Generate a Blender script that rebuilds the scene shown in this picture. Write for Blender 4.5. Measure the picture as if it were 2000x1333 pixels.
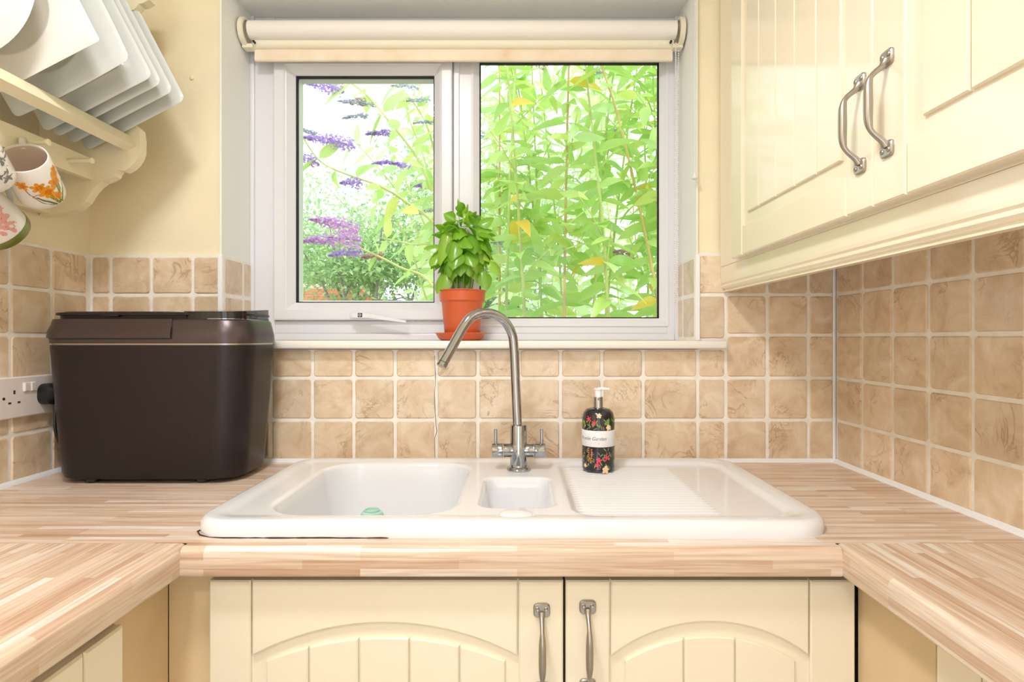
import bpy, bmesh, math, random
from mathutils import Vector, Matrix
random.seed(11)
rnd = random.random
def uni(a, b): return a + (b - a) * rnd()

S = bpy.context.scene
for o in list(bpy.data.objects): bpy.data.objects.remove(o)
COL = S.collection

# ------------------------------------------------------------------ camera
# room frame: X right, Y away from the camera (Y=0 is the tiled face of the window wall), Z up, metres
F, D, CZ, CX, CY = 1124.0, 1.43, 1.209, 1010.0, 660.0
def wx(px, d): return (px - CX) * d / F          # photo measurement at distance d -> metres
def wz(py, d): return CZ - (py - CY) * d / F
def P(px, py, d): return Vector((wx(px, d), d - D, wz(py, d)))

cam = bpy.data.cameras.new('camera'); camo = bpy.data.objects.new('camera', cam); COL.objects.link(camo)
camo.location = (0, -D, CZ); camo.rotation_euler = (math.pi / 2, 0, 0)
cam.sensor_width = 36; cam.lens = F / 2000 * 36
cam.shift_x = (1000 - CX) / 2000; cam.shift_y = (CY - 666.5) / 2000
cam.clip_start = 0.02; cam.clip_end = 200
S.camera = camo

# ------------------------------------------------------------------ world, sun, exposure
w = bpy.data.worlds.new('world'); S.world = w; w.use_nodes = True
bg = w.node_tree.nodes['Background']
bg.inputs[0].default_value = (0.91, 0.955, 1.0, 1); bg.inputs[1].default_value = 2.4
sun = bpy.data.lights.new('sun', 'SUN'); sun.energy = 3.2; sun.angle = math.radians(12); sun.color = (1, .96, .88)
suno = bpy.data.objects.new('sun', sun); COL.objects.link(suno)
suno.rotation_euler = Vector((-0.75, 0.25, -0.95)).to_track_quat('-Z', 'Y').to_euler()
S.view_settings.view_transform = 'Standard'; S.view_settings.look = 'None'
S.view_settings.gamma = 1; S.view_settings.use_curve_mapping = False
S.view_settings.exposure = 0.0

# ------------------------------------------------------------------ materials
def lin(c):
    return tuple(((v / 255) / 12.92 if v / 255 <= .04045 else ((v / 255 + .055) / 1.055) ** 2.4) for v in c)
def newmat(name):
    m = bpy.data.materials.new(name); m.use_nodes = True
    nt = m.node_tree; return m, nt, nt.nodes['Principled BSDF']
def N(nt, typ, **kw):
    n = nt.nodes.new(typ)
    for k, v in kw.items(): setattr(n, k, v)
    return n
def ramp(nt, stops):
    r = N(nt, 'ShaderNodeValToRGB'); cr = r.color_ramp
    while len(cr.elements) < len(stops): cr.elements.new(.5)
    for e, (p, c) in zip(cr.elements, stops): e.position = p; e.color = (*lin(c), 1)
    return r
def pm(name, col, rough=.5, metal=0., var=.0, vscale=8., bump=0., bscale=60., spec=.5, coat=0.):
    m, nt, b = newmat(name); L = nt.links
    b.inputs['Roughness'].default_value = rough; b.inputs['Metallic'].default_value = metal
    b.inputs['Specular IOR Level'].default_value = spec; b.inputs['Coat Weight'].default_value = coat
    b.inputs['Coat Roughness'].default_value = .08
    b.inputs['Base Color'].default_value = (*lin(col), 1)
    tc = N(nt, 'ShaderNodeTexCoord')
    if var:
        n = N(nt, 'ShaderNodeTexNoise'); n.inputs['Scale'].default_value = vscale; n.inputs['Detail'].default_value = 4
        L.new(tc.outputs['Object'], n.inputs['Vector'])
        lo = tuple(max(0, c * (1 - var)) for c in col); hi = tuple(min(255, c * (1 + var)) for c in col)
        r = ramp(nt, [(.3, lo), (.7, hi)]); L.new(n.outputs[0], r.inputs[0]); L.new(r.outputs[0], b.inputs['Base Color'])
    if bump:
        n = N(nt, 'ShaderNodeTexNoise'); n.inputs['Scale'].default_value = bscale; n.inputs['Detail'].default_value = 3
        L.new(tc.outputs['Object'], n.inputs['Vector'])
        bp = N(nt, 'ShaderNodeBump'); bp.inputs['Strength'].default_value = bump; bp.inputs['Distance'].default_value = .002
        L.new(n.outputs[0], bp.inputs['Height']); L.new(bp.outputs[0], b.inputs['Normal'])
    return m

M = {}
M['wall'] = pm('cream_wall_paint', (246, 234, 202), .7, var=.015, bump=.15, bscale=90)
M['white_plaster'] = pm('white_plaster', (244, 245, 242), .6, bump=.1, bscale=70)
M['ceiling'] = pm('ceiling_paint', (246, 243, 236), .8)
M['grout'] = pm('white_grout', (246, 240, 232), .8, var=.03, vscale=30, bump=.3, bscale=250)
M['upvc'] = pm('white_upvc', (230, 230, 236), .28, spec=.5)
M['trimwhite'] = pm('white_trim_plastic', (244, 243, 246), .3)
M['sill'] = pm('cream_gloss_sill', (246, 240, 232), .25)
M['gasket'] = pm('black_gasket', (25, 28, 40), .5)
M['cream'] = pm('cream_satin_paint', (247, 235, 213), .22, bump=.06, bscale=45, coat=.5)
M['carcass'] = pm('cream_carcass', (247, 238, 216), .4)
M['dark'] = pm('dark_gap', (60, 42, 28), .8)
M['fillerwood'] = pm('maple_filler', (226, 200, 160), .42, var=.04, vscale=6)
M['ceramic'] = pm('white_ceramic', (235, 235, 239), .12, spec=.55, coat=.3)
M['chrome'] = pm('chrome', (176, 179, 186), .06, metal=1)
M['satin'] = pm('satin_nickel', (178, 172, 166), .3, metal=1)
M['bread'] = pm('bronze_brown_metal', (48, 41, 43), .32, metal=.6, bump=.12, bscale=900)
M['breadband'] = pm('brown_band_metal', (88, 78, 80), .3, metal=.75, bump=.08, bscale=900)
M['blackgloss'] = pm('black_gloss', (22, 22, 26), .06, spec=.7)
M['blackplastic'] = pm('black_plastic', (24, 24, 26), .4)
M['socket'] = pm('white_socket_plastic', (236, 226, 222), .35)
M['rack'] = pm('cream_rack_paint', (249, 238, 206), .4, bump=.05, bscale=60)
M['plate'] = pm('grey_white_glaze', (216, 220, 218), .18, coat=.3)
M['plate2'] = pm('white_glaze', (234, 232, 226), .16, coat=.3)
M['mug'] = pm('mug_white', (244, 240, 236), .15, coat=.4)
M['mugin'] = pm('mug_inside', (226, 208, 190), .25)
M['olive'] = pm('olive_green_glaze', (120, 126, 60), .2, coat=.4)
M['orange'] = pm('daffodil_orange', (245, 165, 30), .3)
M['orange2'] = pm('daffodil_deep_orange', (228, 120, 15), .3)
M['stemgreen'] = pm('print_green', (112, 138, 62), .3)
M['stembrown'] = pm('print_brown', (120, 90, 55), .3)
M['greyprint'] = pm('print_grey', (130, 126, 128), .3)
M['pinkprint'] = pm('print_pale_pink', (236, 172, 166), .3)
M['redprint'] = pm('print_red', (200, 60, 70), .3)
M['terra'] = pm('terracotta_plastic', (214, 100, 56), .35, var=.03)
M['soil'] = pm('soil', (60, 42, 30), .9, bump=.8, bscale=200)
M['mint'] = pm('mint_plastic', (178, 222, 206), .25)
M['bottle'] = pm('navy_black_bottle', (30, 28, 36), .15, coat=.5)
M['label'] = pm('white_label', (240, 238, 240), .35)
M['pump'] = pm('white_pump', (248, 247, 250), .3)
M['hotpink'] = pm('print_hot_pink', (240, 70, 100), .25)
M['peach'] = pm('print_peach', (246, 212, 178), .25)
M['printorange'] = pm('print_orange', (250, 150, 60), .25)
M['leafprint'] = pm('print_leaf', (128, 158, 72), .25)
M['mauve'] = pm('print_mauve', (138, 112, 120), .25)
M['ink'] = pm('grey_ink', (110, 116, 130), .4)
M['blind'] = pm('cream_blind_fabric', (244, 237, 216), .75, bump=.1, bscale=400)
M['blindroll'] = pm('white_blind_roll', (244, 240, 234), .6, bump=.08, bscale=400)
M['blindplastic'] = pm('ivory_plastic', (240, 232, 208), .35)
M['cord'] = pm('white_cord', (236, 232, 228), .5)
M['floor'] = pm('floor_tile', (190, 186, 182), .45, var=.06)
M['ground'] = pm('garden_ground', (120, 124, 84), .9, var=.2, vscale=3)
M['brick'] = pm('orange_brick', (226, 140, 104), .8, var=.12, vscale=4)
M['mortar'] = pm('mortar', (222, 204, 188), .9)
M['cane'] = pm('green_cane', (196, 208, 138), .6, var=.1, vscale=10)
M['canebrown'] = pm('brown_cane', (214, 188, 132), .7, var=.1, vscale=10)
M['twig'] = pm('grey_twig', (142, 134, 136), .7, var=.1, vscale=10)





def stain(base, name):
    m = M[base].copy(); m.name = name; return m
# blind hem with yellowed patches (a stain that belongs to the cloth)
m, nt, b = newmat('yellowed_blind_hem'); b.inputs['Roughness'].default_value = .75
tc = N(nt, 'ShaderNodeTexCoord'); n = N(nt, 'ShaderNodeTexNoise'); n.inputs['Scale'].default_value = 14; n.inputs['Detail'].default_value = 5
r = ramp(nt, [(.3, (244, 234, 216)), (.6, (240, 222, 196)), (.8, (230, 202, 168))])
nt.links.new(tc.outputs['Object'], n.inputs['Vector']); nt.links.new(n.outputs[0], r.inputs[0]); nt.links.new(r.outputs[0], b.inputs['Base Color'])
M['hem'] = m

# glazed stone-look tile: per-tile tone, clouding and dark veins
m, nt, b = newmat('stone_tile'); L = nt.links
tc = N(nt, 'ShaderNodeTexCoord'); oi = N(nt, 'ShaderNodeObjectInfo')
mul = N(nt, 'ShaderNodeMath', operation='MULTIPLY'); mul.inputs[1].default_value = 37.0; L.new(oi.outputs['Random'], mul.inputs[0])
cmb = N(nt, 'ShaderNodeCombineXYZ'); [L.new(mul.outputs[0], cmb.inputs[i]) for i in range(3)]
add = N(nt, 'ShaderNodeVectorMath', operation='ADD'); L.new(tc.outputs['Object'], add.inputs[0]); L.new(cmb.outputs[0], add.inputs[1])
n1 = N(nt, 'ShaderNodeTexNoise'); n1.inputs['Scale'].default_value = 16; n1.inputs['Detail'].default_value = 6; n1.inputs['Roughness'].default_value = .62; n1.inputs['Distortion'].default_value = .8
L.new(add.outputs[0], n1.inputs['Vector'])
r1 = ramp(nt, [(.25, (200, 172, 140)), (.45, (222, 197, 166)), (.62, (233, 213, 187)), (.8, (243, 230, 211))]); L.new(n1.outputs[0], r1.inputs[0])
n2 = N(nt, 'ShaderNodeTexNoise'); n2.inputs['Scale'].default_value = 9; n2.inputs['Detail'].default_value = 9; n2.inputs['Roughness'].default_value = .6; n2.inputs['Distortion'].default_value = 1.6
L.new(add.outputs[0], n2.inputs['Vector'])
sb = N(nt, 'ShaderNodeMath', operation='SUBTRACT'); L.new(n2.outputs[0], sb.inputs[0]); sb.inputs[1].default_value = .5
ab = N(nt, 'ShaderNodeMath', operation='ABSOLUTE'); L.new(sb.outputs[0], ab.inputs[0])
mr = N(nt, 'ShaderNodeMapRange'); mr.inputs['From Min'].default_value = 0; mr.inputs['From Max'].default_value = .022; mr.inputs['To Min'].default_value = 1; mr.inputs['To Max'].default_value = 0
L.new(ab.outputs[0], mr.inputs['Value'])
n3 = N(nt, 'ShaderNodeTexNoise'); n3.inputs['Scale'].default_value = 11; n3.inputs['Detail'].default_value = 2
off = N(nt, 'ShaderNodeVectorMath', operation='ADD'); L.new(add.outputs[0], off.inputs[0]); off.inputs[1].default_value = (7, 3, 5); L.new(off.outputs[0], n3.inputs['Vector'])
mr3 = N(nt, 'ShaderNodeMapRange'); mr3.inputs['From Min'].default_value = .48; mr3.inputs['From Max'].default_value = .66; mr3.inputs['To Max'].default_value = .6
L.new(n3.outputs[0], mr3.inputs['Value'])
vm = N(nt, 'ShaderNodeMath', operation='MULTIPLY'); L.new(mr.outputs[0], vm.inputs[0]); L.new(mr3.outputs[0], vm.inputs[1])
mx = N(nt, 'ShaderNodeMix', data_type='RGBA'); L.new(vm.outputs[0], mx.inputs[0]); L.new(r1.outputs[0], mx.inputs[6]); mx.inputs[7].default_value = (*lin((150, 110, 74)), 1)
hs = N(nt, 'ShaderNodeHueSaturation')
mrv = N(nt, 'ShaderNodeMapRange'); mrv.inputs['To Min'].default_value = .9; mrv.inputs['To Max'].default_value = 1.06; L.new(oi.outputs['Random'], mrv.inputs['Value'])
L.new(mrv.outputs[0], hs.inputs['Value']); L.new(mx.outputs[2], hs.inputs['Color']); L.new(hs.outputs[0], b.inputs['Base Color'])
b.inputs['Roughness'].default_value = .3; b.inputs['Coat Weight'].default_value = .5; b.inputs['Coat Roughness'].default_value = .3
bp = N(nt, 'ShaderNodeBump'); bp.inputs['Strength'].default_value = .3; bp.inputs['Distance'].default_value = .003; L.new(n1.outputs[0], bp.inputs['Height']); L.new(bp.outputs[0], b.inputs['Normal'])
M['tile'] = m

# laminate printed with beech strips (UV in metres: u along the strips)
m, nt, b = newmat('beech_strip_laminate'); L = nt.links
uv = N(nt, 'ShaderNodeUVMap'); uv.uv_map = 'UVMap'
br = N(nt, 'ShaderNodeTexBrick'); br.offset = .37; br.offset_frequency = 3; br.squash = 1
br.inputs['Color1'].default_value = (0, 0, 0, 1); br.inputs['Color2'].default_value = (1, 1, 1, 1); br.inputs['Scale'].default_value = 1
br.inputs['Mortar Size'].default_value = 0.0; br.inputs['Brick Width'].default_value = .23; br.inputs['Row Height'].default_value = .0125
L.new(uv.outputs[0], br.inputs['Vector'])
r = ramp(nt, [(0, (210, 178, 154)), (.2, (236, 215, 196)), (.42, (222, 196, 173)), (.6, (244, 231, 219)), (.8, (230, 207, 186)), (1, (251, 246, 241))])
L.new(br.outputs[0], r.inputs[0])
mp = N(nt, 'ShaderNodeMapping'); mp.inputs['Scale'].default_value = (7, 190, 1); L.new(uv.outputs[0], mp.inputs['Vector'])
n = N(nt, 'ShaderNodeTexNoise'); n.inputs['Scale'].default_value = 1; n.inputs['Detail'].default_value = 5; n.inputs['Distortion'].default_value = .6; L.new(mp.outputs[0], n.inputs['Vector'])
r2 = ramp(nt, [(.3, (214, 190, 170)), (.65, (255, 255, 255))]); L.new(n.outputs[0], r2.inputs[0])
mx = N(nt, 'ShaderNodeMix', data_type='RGBA', blend_type='MULTIPLY'); mx.inputs[0].default_value = .75
L.new(r.outputs[0], mx.inputs[6]); L.new(r2.outputs[0], mx.inputs[7]); L.new(mx.outputs[2], b.inputs['Base Color'])
b.inputs['Roughness'].default_value = .3
M['worktop'] = m

# leaves: thin, light passes through
def leafmat(name, cols, trans=.45, rough=.4, gloss=.06):
    m = bpy.data.materials.new(name); m.use_nodes = True; nt = m.node_tree; nt.nodes.clear(); L = nt.links
    out = N(nt, 'ShaderNodeOutputMaterial'); oi = N(nt, 'ShaderNodeObjectInfo'); ge = N(nt, 'ShaderNodeNewGeometry')
    ad = N(nt, 'ShaderNodeMath', operation='ADD'); L.new(oi.outputs['Random'], ad.inputs[0]); L.new(ge.outputs['Random Per Island'], ad.inputs[1])
    fr = N(nt, 'ShaderNodeMath', operation='FRACT'); L.new(ad.outputs[0], fr.inputs[0])
    r = ramp(nt, [(i / max(1, len(cols) - 1), c) for i, c in enumerate(cols)]); L.new(fr.outputs[0], r.inputs[0])
    di = N(nt, 'ShaderNodeBsdfDiffuse'); tr = N(nt, 'ShaderNodeBsdfTranslucent'); gl = N(nt, 'ShaderNodeBsdfGlossy'); gl.inputs['Roughness'].default_value = rough
    L.new(r.outputs[0], di.inputs[0]); L.new(r.outputs[0], tr.inputs[0])
    a = N(nt, 'ShaderNodeMixShader'); a.inputs[0].default_value = trans; L.new(di.outputs[0], a.inputs[1]); L.new(tr.outputs[0], a.inputs[2])
    c = N(nt, 'ShaderNodeMixShader'); c.inputs[0].default_value = gloss; L.new(a.outputs[0], c.inputs[1]); L.new(gl.outputs[0], c.inputs[2])
    L.new(c.outputs[0], out.inputs[0]); return m
M['leaf'] = leafmat('buddleia_leaf', [(186, 222, 120), (204, 232, 144), (168, 214, 104), (216, 238, 164), (190, 226, 156), (220, 232, 130), (178, 216, 132)], .5)
M['leafpale'] = leafmat('far_buddleia_leaf', [(208, 232, 172), (194, 224, 162), (220, 238, 188), (202, 224, 152)], .5)
M['leafsmall'] = leafmat('small_shrub_leaf', [(176, 210, 150), (152, 192, 136), (198, 222, 164), (166, 204, 156)], .45)
M['leafyellow'] = leafmat('yellowing_leaf', [(246, 214, 80), (240, 200, 90)], .45)
M['basil'] = leafmat('basil_leaf', [(158, 214, 64), (136, 198, 54), (178, 226, 78), (120, 186, 52), (190, 230, 84)], .42, .25, .07)

M['flower'] = leafmat('buddleia_purple', [(204, 176, 236), (188, 158, 232), (214, 192, 240)], .5)
M['flowerpink'] = leafmat('buddleia_pink', [(226, 176, 226), (196, 160, 230), (236, 190, 222)], .5)
M['flowerbrown'] = leafmat('buddleia_spent', [(216, 182, 170), (200, 170, 190), (206, 176, 150)], .5)
M['pigment_blue'] = leafmat('buddleia_bud', [(200, 206, 226), (186, 200, 204), (206, 196, 230)], .5)
# window glass: clear pane, faint mirror by angle
m = bpy.data.materials.new('clear_glass'); m.use_nodes = True; nt = m.node_tree; nt.nodes.clear()
out = N(nt, 'ShaderNodeOutputMaterial'); t = N(nt, 'ShaderNodeBsdfTransparent'); g = N(nt, 'ShaderNodeBsdfGlossy'); g.inputs['Roughness'].default_value = .01
t.inputs[0].default_value = (.97, .985, .98, 1)
fz = N(nt, 'ShaderNodeFresnel'); fz.inputs[0].default_value = 1.3
mi = N(nt, 'ShaderNodeMixShader'); nt.links.new(fz.outputs[0], mi.inputs[0]); nt.links.new(t.outputs[0], mi.inputs[1]); nt.links.new(g.outputs[0], mi.inputs[2]); nt.links.new(mi.outputs[0], out.inputs[0])
M['glass'] = m

# ------------------------------------------------------------------ object helpers
W = {}
def link(o, parent, base):
    COL.objects.link(o); o.location = base; W[o.name] = Matrix.Translation(base)
    if parent is not None:
        o.parent = parent; o.matrix_parent_inverse = W[parent.name].inverted()
    return o
def mk(name, bm, mat, parent=None, smooth=False, recalc=True, auto=None):
    """link a bmesh (world coordinates) as one object whose origin is the middle of its base"""
    if recalc: bmesh.ops.recalc_face_normals(bm, faces=bm.faces)
    xs = [v.co for v in bm.verts]
    lo = Vector((min(c.x for c in xs), min(c.y for c in xs), min(c.z for c in xs))); hi = Vector((max(c.x for c in xs), max(c.y for c in xs), max(c.z for c in xs)))
    base = Vector(((lo.x + hi.x) / 2, (lo.y + hi.y) / 2, lo.z))
    bmesh.ops.translate(bm, verts=bm.verts, vec=-base)
    if smooth:
        for f in bm.faces: f.smooth = True
        for e in bm.edges:
            if len(e.link_faces) == 2 and e.calc_face_angle(0) > math.radians(auto or 40): e.smooth = False
    me = bpy.data.meshes.new(name); bm.to_mesh(me); bm.free()
    me.materials.append(M[mat] if isinstance(mat, str) else mat)
    return link(bpy.data.objects.new(name, me), parent, base)
def empty(name, loc):
    o = bpy.data.objects.new(name, None); o.empty_display_size = .05
    return link(o, None, Vector(loc))
def tag(o, label=None, cat=None, group=None, kind=None):
    if label: o['label'] = label
    if cat: o['category'] = cat
    if group: o['group'] = group
    if kind: o['kind'] = kind
    return o
def struct(o, label=None):
    o['kind'] = 'structure'
    if label: o['label'] = label
    return o
def thing(name, loc, label, cat, group=None): return tag(empty(name, loc), label, cat, group)

def box(x0, x1, y0, y1, z0, z1, bev=0., seg=2, bm=None):
    own = bm is None
    if own: bm = bmesh.new()
    vs = [bm.verts.new((x, y, z)) for x in (x0, x1) for y in (y0, y1) for z in (z0, z1)]
    for q in ((0, 1, 3, 2), (4, 6, 7, 5), (0, 4, 5, 1), (2, 3, 7, 6), (0, 2, 6, 4), (1, 5, 7, 3)): bm.faces.new([vs[i] for i in q])
    if bev and own: bmesh.ops.bevel(bm, geom=list(bm.edges), offset=bev, segments=seg, affect='EDGES', profile=.5)
    return bm
def offset_poly(pts, d):
    n = len(pts); out = []
    area = sum(pts[i][0] * pts[(i + 1) % n][1] - pts[(i + 1) % n][0] * pts[i][1] for i in range(n)); sg = 1 if area > 0 else -1
    for i in range(n):
        p, a, c = Vector(pts[i]), Vector(pts[i - 1]), Vector(pts[(i + 1) % n])
        e1 = (p - a).normalized(); e2 = (c - p).normalized()
        n1 = Vector((-e1.y, e1.x)) * sg; n2 = Vector((-e2.y, e2.x)) * sg
        k = n1 + n2; q = k.length_squared
        v = n1 if q < 1e-6 else k * (2 / q)
        if v.length > 3: v = v.normalized() * 3
        out.append((p.x + v.x * d, p.y + v.y * d))
    return out
def prism(pts, w0, w1, bev, fn, bm=None):
    """outline pts in (u,v), from depth w0 to w1 with a chamfer on the w1 face; fn maps (u,v,w) to the room"""
    bm = bm or bmesh.new(); n = len(pts); s = 1 if w1 > w0 else -1
    rings = [(pts, w0), (pts, w1 - s * bev), (offset_poly(pts, bev), w1)] if bev else [(pts, w0), (pts, w1)]
    R = [[bm.verts.new(fn(u, v, ww)) for u, v in r] for r, ww in rings]
    for a, c in zip(R, R[1:]):
        for i in range(n): bm.faces.new((a[i], a[(i + 1) % n], c[(i + 1) % n], c[i]))
    bm.faces.new(R[0]); bm.faces.new(R[-1]); return bm
def rrect(x0, x1, y0, y1, r, seg=4):
    pts = []
    for cx, cy, a0 in ((x1 - r, y1 - r, 0), (x0 + r, y1 - r, 90), (x0 + r, y0 + r, 180), (x1 - r, y0 + r, 270)):
        for i in range(seg + 1):
            a = math.radians(a0 + 90 * i / seg); pts.append((cx + r * math.cos(a), cy + r * math.sin(a)))
    return pts
def frame_of(d):
    d = d.normalized(); a = Vector((0, 0, 1)) if abs(d.z) < .9 else Vector((1, 0, 0))
    x = d.cross(a).normalized(); return x, d.cross(x).normalized()
def tube(pts, rad, seg=10, bm=None, cap=True):
    bm = bm or bmesh.new(); pts = [Vector(p) for p in pts]; n = len(pts)
    if not hasattr(rad, '__len__'): rad = [rad] * n
    x = None; R = []
    for i, p in enumerate(pts):
        t = (pts[min(i + 1, n - 1)] - pts[max(i - 1, 0)]).normalized()
        if x is None: x, y = frame_of(t)
        else:
            x = (x - t * x.dot(t)).normalized(); y = t.cross(x)
        R.append([bm.verts.new(p + (x * math.cos(6.28318 * k / seg) + y * math.sin(6.28318 * k / seg)) * rad[i]) for k in range(seg)])
    for a, c in zip(R, R[1:]):
        for k in range(seg): bm.faces.new((a[k], a[(k + 1) % seg], c[(k + 1) % seg], c[k]))
    if cap: bm.faces.new(R[0]); bm.faces.new(R[-1])
    return bm
def catmull(pts, m=6):
    pts = [Vector(p) for p in pts]; out = []
    for i in range(len(pts) - 1):
        a, b_, c, d = pts[max(i - 1, 0)], pts[i], pts[i + 1], pts[min(i + 2, len(pts) - 1)]
        for k in range(m):
            t = k / m
            out.append(.5 * ((2 * b_) + (c - a) * t + (2 * a - 5 * b_ + 4 * c - d) * t * t + (3 * b_ - a - 3 * c + d) * t ** 3))
    out.append(pts[-1]); return out
def lathe(prof, loc, axis=(0, 0, 1), seg=32, bm=None, closed=False):
    """prof: (radius, height) pairs turned about axis through loc"""
    bm = bm or bmesh.new(); ax = Vector(axis).normalized(); loc = Vector(loc); x, y = frame_of(ax)
    R = []
    for r, h in prof:
        c = loc + ax * h
        R.append([bm.verts.new(c)] if r < 1e-6 else [bm.verts.new(c + (x * math.cos(6.28318 * k / seg) + y * math.sin(6.28318 * k / seg)) * r) for k in range(seg)])
    prs = list(zip(R, R[1:])) + ([(R[-1], R[0])] if closed else [])
    for a, c in prs:
        for k in range(seg):
            k2 = (k + 1) % seg
            if len(a) == 1 and len(c) == 1: continue
            if len(a) == 1: bm.faces.new((a[0], c[k2], c[k]))
            elif len(c) == 1: bm.faces.new((a[k], a[k2], c[0]))
            else: bm.faces.new((a[k], a[k2], c[k2], c[k]))
    return bm
def cyl(p0, p1, r, seg=16, bev=.0, bm=None):
    p0, p1 = Vector(p0), Vector(p1); h = (p1 - p0).length
    b_ = min(bev, r * .9)
    prof = [(0, 0), (r - b_, 0), (r, b_), (r, h - b_), (r - b_, h), (0, h)] if b_ else [(0, 0), (r, 0), (r, h), (0, h)]
    return lathe(prof, p0, p1 - p0, seg, bm)

# ================================================================== THE ROOM
XL, XR = -1.0598, 0.7888            # tiled faces of the side walls
OX0, OX1, OZ0, OZ1 = -.734, .445, 1.2015, 2.0945   # window opening
RD = .155                            # reveal depth to the window frame
YB = -3.3
TT = .008                            # tile stands this far off the plaster
bm = bmesh.new()
y0, y1 = TT, .30
box(XL - .12, OX0 - .004, y0, y1, 0, 2.4, bm=bm); box(OX1 + .004, XR + .12, y0, y1, 0, 2.4, bm=bm)
box(OX0 - .004, OX1 + .004, y0, y1, 0, OZ0 - .022, bm=bm); box(OX0 - .004, OX1 + .004, y0, y1, OZ1 + .004, 2.4, bm=bm)
wall_back = struct(mk('wall_back', bm, 'wall'))
wall_left = struct(mk('wall_left', box(XL - .12, XL - TT, YB, TT, 0, 2.4), 'wall'))
wall_right = struct(mk('wall_right', box(XR + TT, XR + .12, YB, TT, 0, 2.4), 'wall'))
floor = struct(mk('floor', box(XL - .12, XR + .12, YB, .30, -.1, 0), 'floor'))
ceiling = struct(mk('ceiling', box(XL - .12, XR + .12, YB, .30, 2.4, 2.5), 'ceiling'))
bm = bmesh.new()   # unseen wall added behind the camera to cut the daylight, wide opening kept
box(XL - .12, -.75, YB - .12, YB, 0, 2.4, bm=bm); box(.45, XR + .12, YB - .12, YB, 0, 2.4, bm=bm); box(-.75, .45, YB - .12, YB, 2.05, 2.4, bm=bm)
struct(mk('wall_rear', bm, 'wall'))
# white plaster lining of the window reveal
struct(mk('trim_1', box(OX0 - .004, OX0, -.001, .30, OZ0 - .02, OZ1 + .004), 'white_plaster', wall_back))
struct(mk('trim_2', box(OX1, OX1 + .004, -.001, .30, OZ0 - .02, OZ1 + .004), 'white_plaster', wall_back))
struct(mk('trim_3', box(OX0, OX1, TT, .30, OZ1, OZ1 + .004), 'white_plaster', wall_back))
# grout beds
GZ = 1.4126
g = bmesh.new()
box(XL - TT, OX0 - .004, .0025, TT + .001, .88, GZ + .003, bm=g); box(OX0 - .004, OX1 + .004, .0025, TT + .001, .88, OZ0 - .022, bm=g); box(OX1 + .004, XR + TT, .0025, TT + .001, .88, 1.42, bm=g)
mk('grout', g, 'grout', wall_back)
mk('grout', box(XL - TT - .001, XL - .0025, -1.9, .003, .88, GZ + .003), 'grout', wall_left)
mk('grout', box(XR + .0025, XR + TT + .001, -1.9, .003, .88, 1.42), 'grout', wall_right)

# tiles, each its own object; full tiles share meshes
tile_mesh = {}
def tile_outline(wd, ht, seed):
    rr = random.Random(seed); r = min(.007, wd * .3, ht * .3); pts = []
    for (cx, cy, a0) in ((wd / 2 - r, ht / 2 - r, 0), (-wd / 2 + r, ht / 2 - r, 90), (-wd / 2 + r, -ht / 2 + r, 180), (wd / 2 - r, -ht / 2 + r, 270)):
        for i in range(3):
            a = math.radians(a0 + 45 * i); pts.append((cx + r * math.cos(a), cy + r * math.sin(a)))
        # one more point along the following side, a little uneven
        nx, ny = [(0, ht / 2), (-wd / 2, 0), (0, -ht / 2), (wd / 2, 0)][a0 // 90]
        j = rr.uniform(-.0009, .0004); L_ = math.hypot(nx, ny)
        pts.append((nx + nx / L_ * j + rr.uniform(-.01, .01) * (ny != 0) * .5, ny + ny / L_ * j + rr.uniform(-.01, .01) * (nx != 0) * .5))
    return pts
def tile(u0, u1, v0, v1, kind, wall, gap=.0072):
    wd, ht = round(u1 - u0 - gap, 4), round(v1 - v0 - gap, 4)
    if wd < .006 or ht < .006: return
    var = random.randrange(4); key = (wd, ht, kind, var)
    if key not in tile_mesh:
        fn = {'back': lambda u, v, w_: Vector((u, -w_, v)), 'left': lambda u, v, w_: Vector((w_, u, v)), 'right': lambda u, v, w_: Vector((-w_, u, v))}[kind]
        b_ = prism(tile_outline(wd, ht, hash((wd, ht, var))), -.0055, 0, .0022, fn); bmesh.ops.recalc_face_normals(b_, faces=b_.faces)
        for f in b_.faces: f.smooth = False
        me = bpy.data.meshes.new('tile'); b_.to_mesh(me); b_.free(); me.materials.append(M['tile']); tile_mesh[key] = me
    o = bpy.data.objects.new('tile', tile_mesh[key]); uc, vc = (u0 + u1) / 2, (v0 + v1) / 2; j = uni(-.0006, .0006)
    loc = {'back': (uc, j, vc), 'left': (XL + j, uc, vc), 'right': (XR + j, uc, vc)}[kind] if not isinstance(wall, tuple) else None
    if isinstance(wall, tuple): loc = (wall[1], uc, vc); wl = wall[0]
    else: wl = wall
    link(o, wl, Vector(loc))
rows = [.897, 1.0042, 1.1085, 1.2154, 1.3155, GZ]
def grid(us, vs, kind, wall, hide=None):
    for a, c in zip(us, us[1:]):
        for p, q in zip(vs, vs[1:]):
            if hide and hide(a, c, p, q): continue
            tile(a, c, p, q, kind, wall)
grid([XL, -1.0101, -.9096, -.8065, OX0 - .004], rows, 'back', wall_back)
gx = [-.5089 + .1028 * k for k in range(-1, 13)]
grid([OX0 - .004] + gx[:10] + [OX1 + .004], rows[:3] + [OZ0 - .020], 'back', wall_back)
grid([OX1 + .004, gx[11]], [rows[0], rows[1], rows[2], OZ0 - .020], 'back', wall_back)
grid([OX1 + .004, gx[11]], [OZ0 + .002, 1.3155, 1.4164], 'back', wall_back)
grid(gx[11:] + [XR], rows[:5] + [1.4164], 'back', wall_back)
ly = [-.010 - .108 * k for k in range(0, 14)]
for a, c in zip(ly, ly[1:]):
    for p, q in zip(rows, rows[1:]): tile(c, a, p, q, 'left', wall_left)
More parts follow.
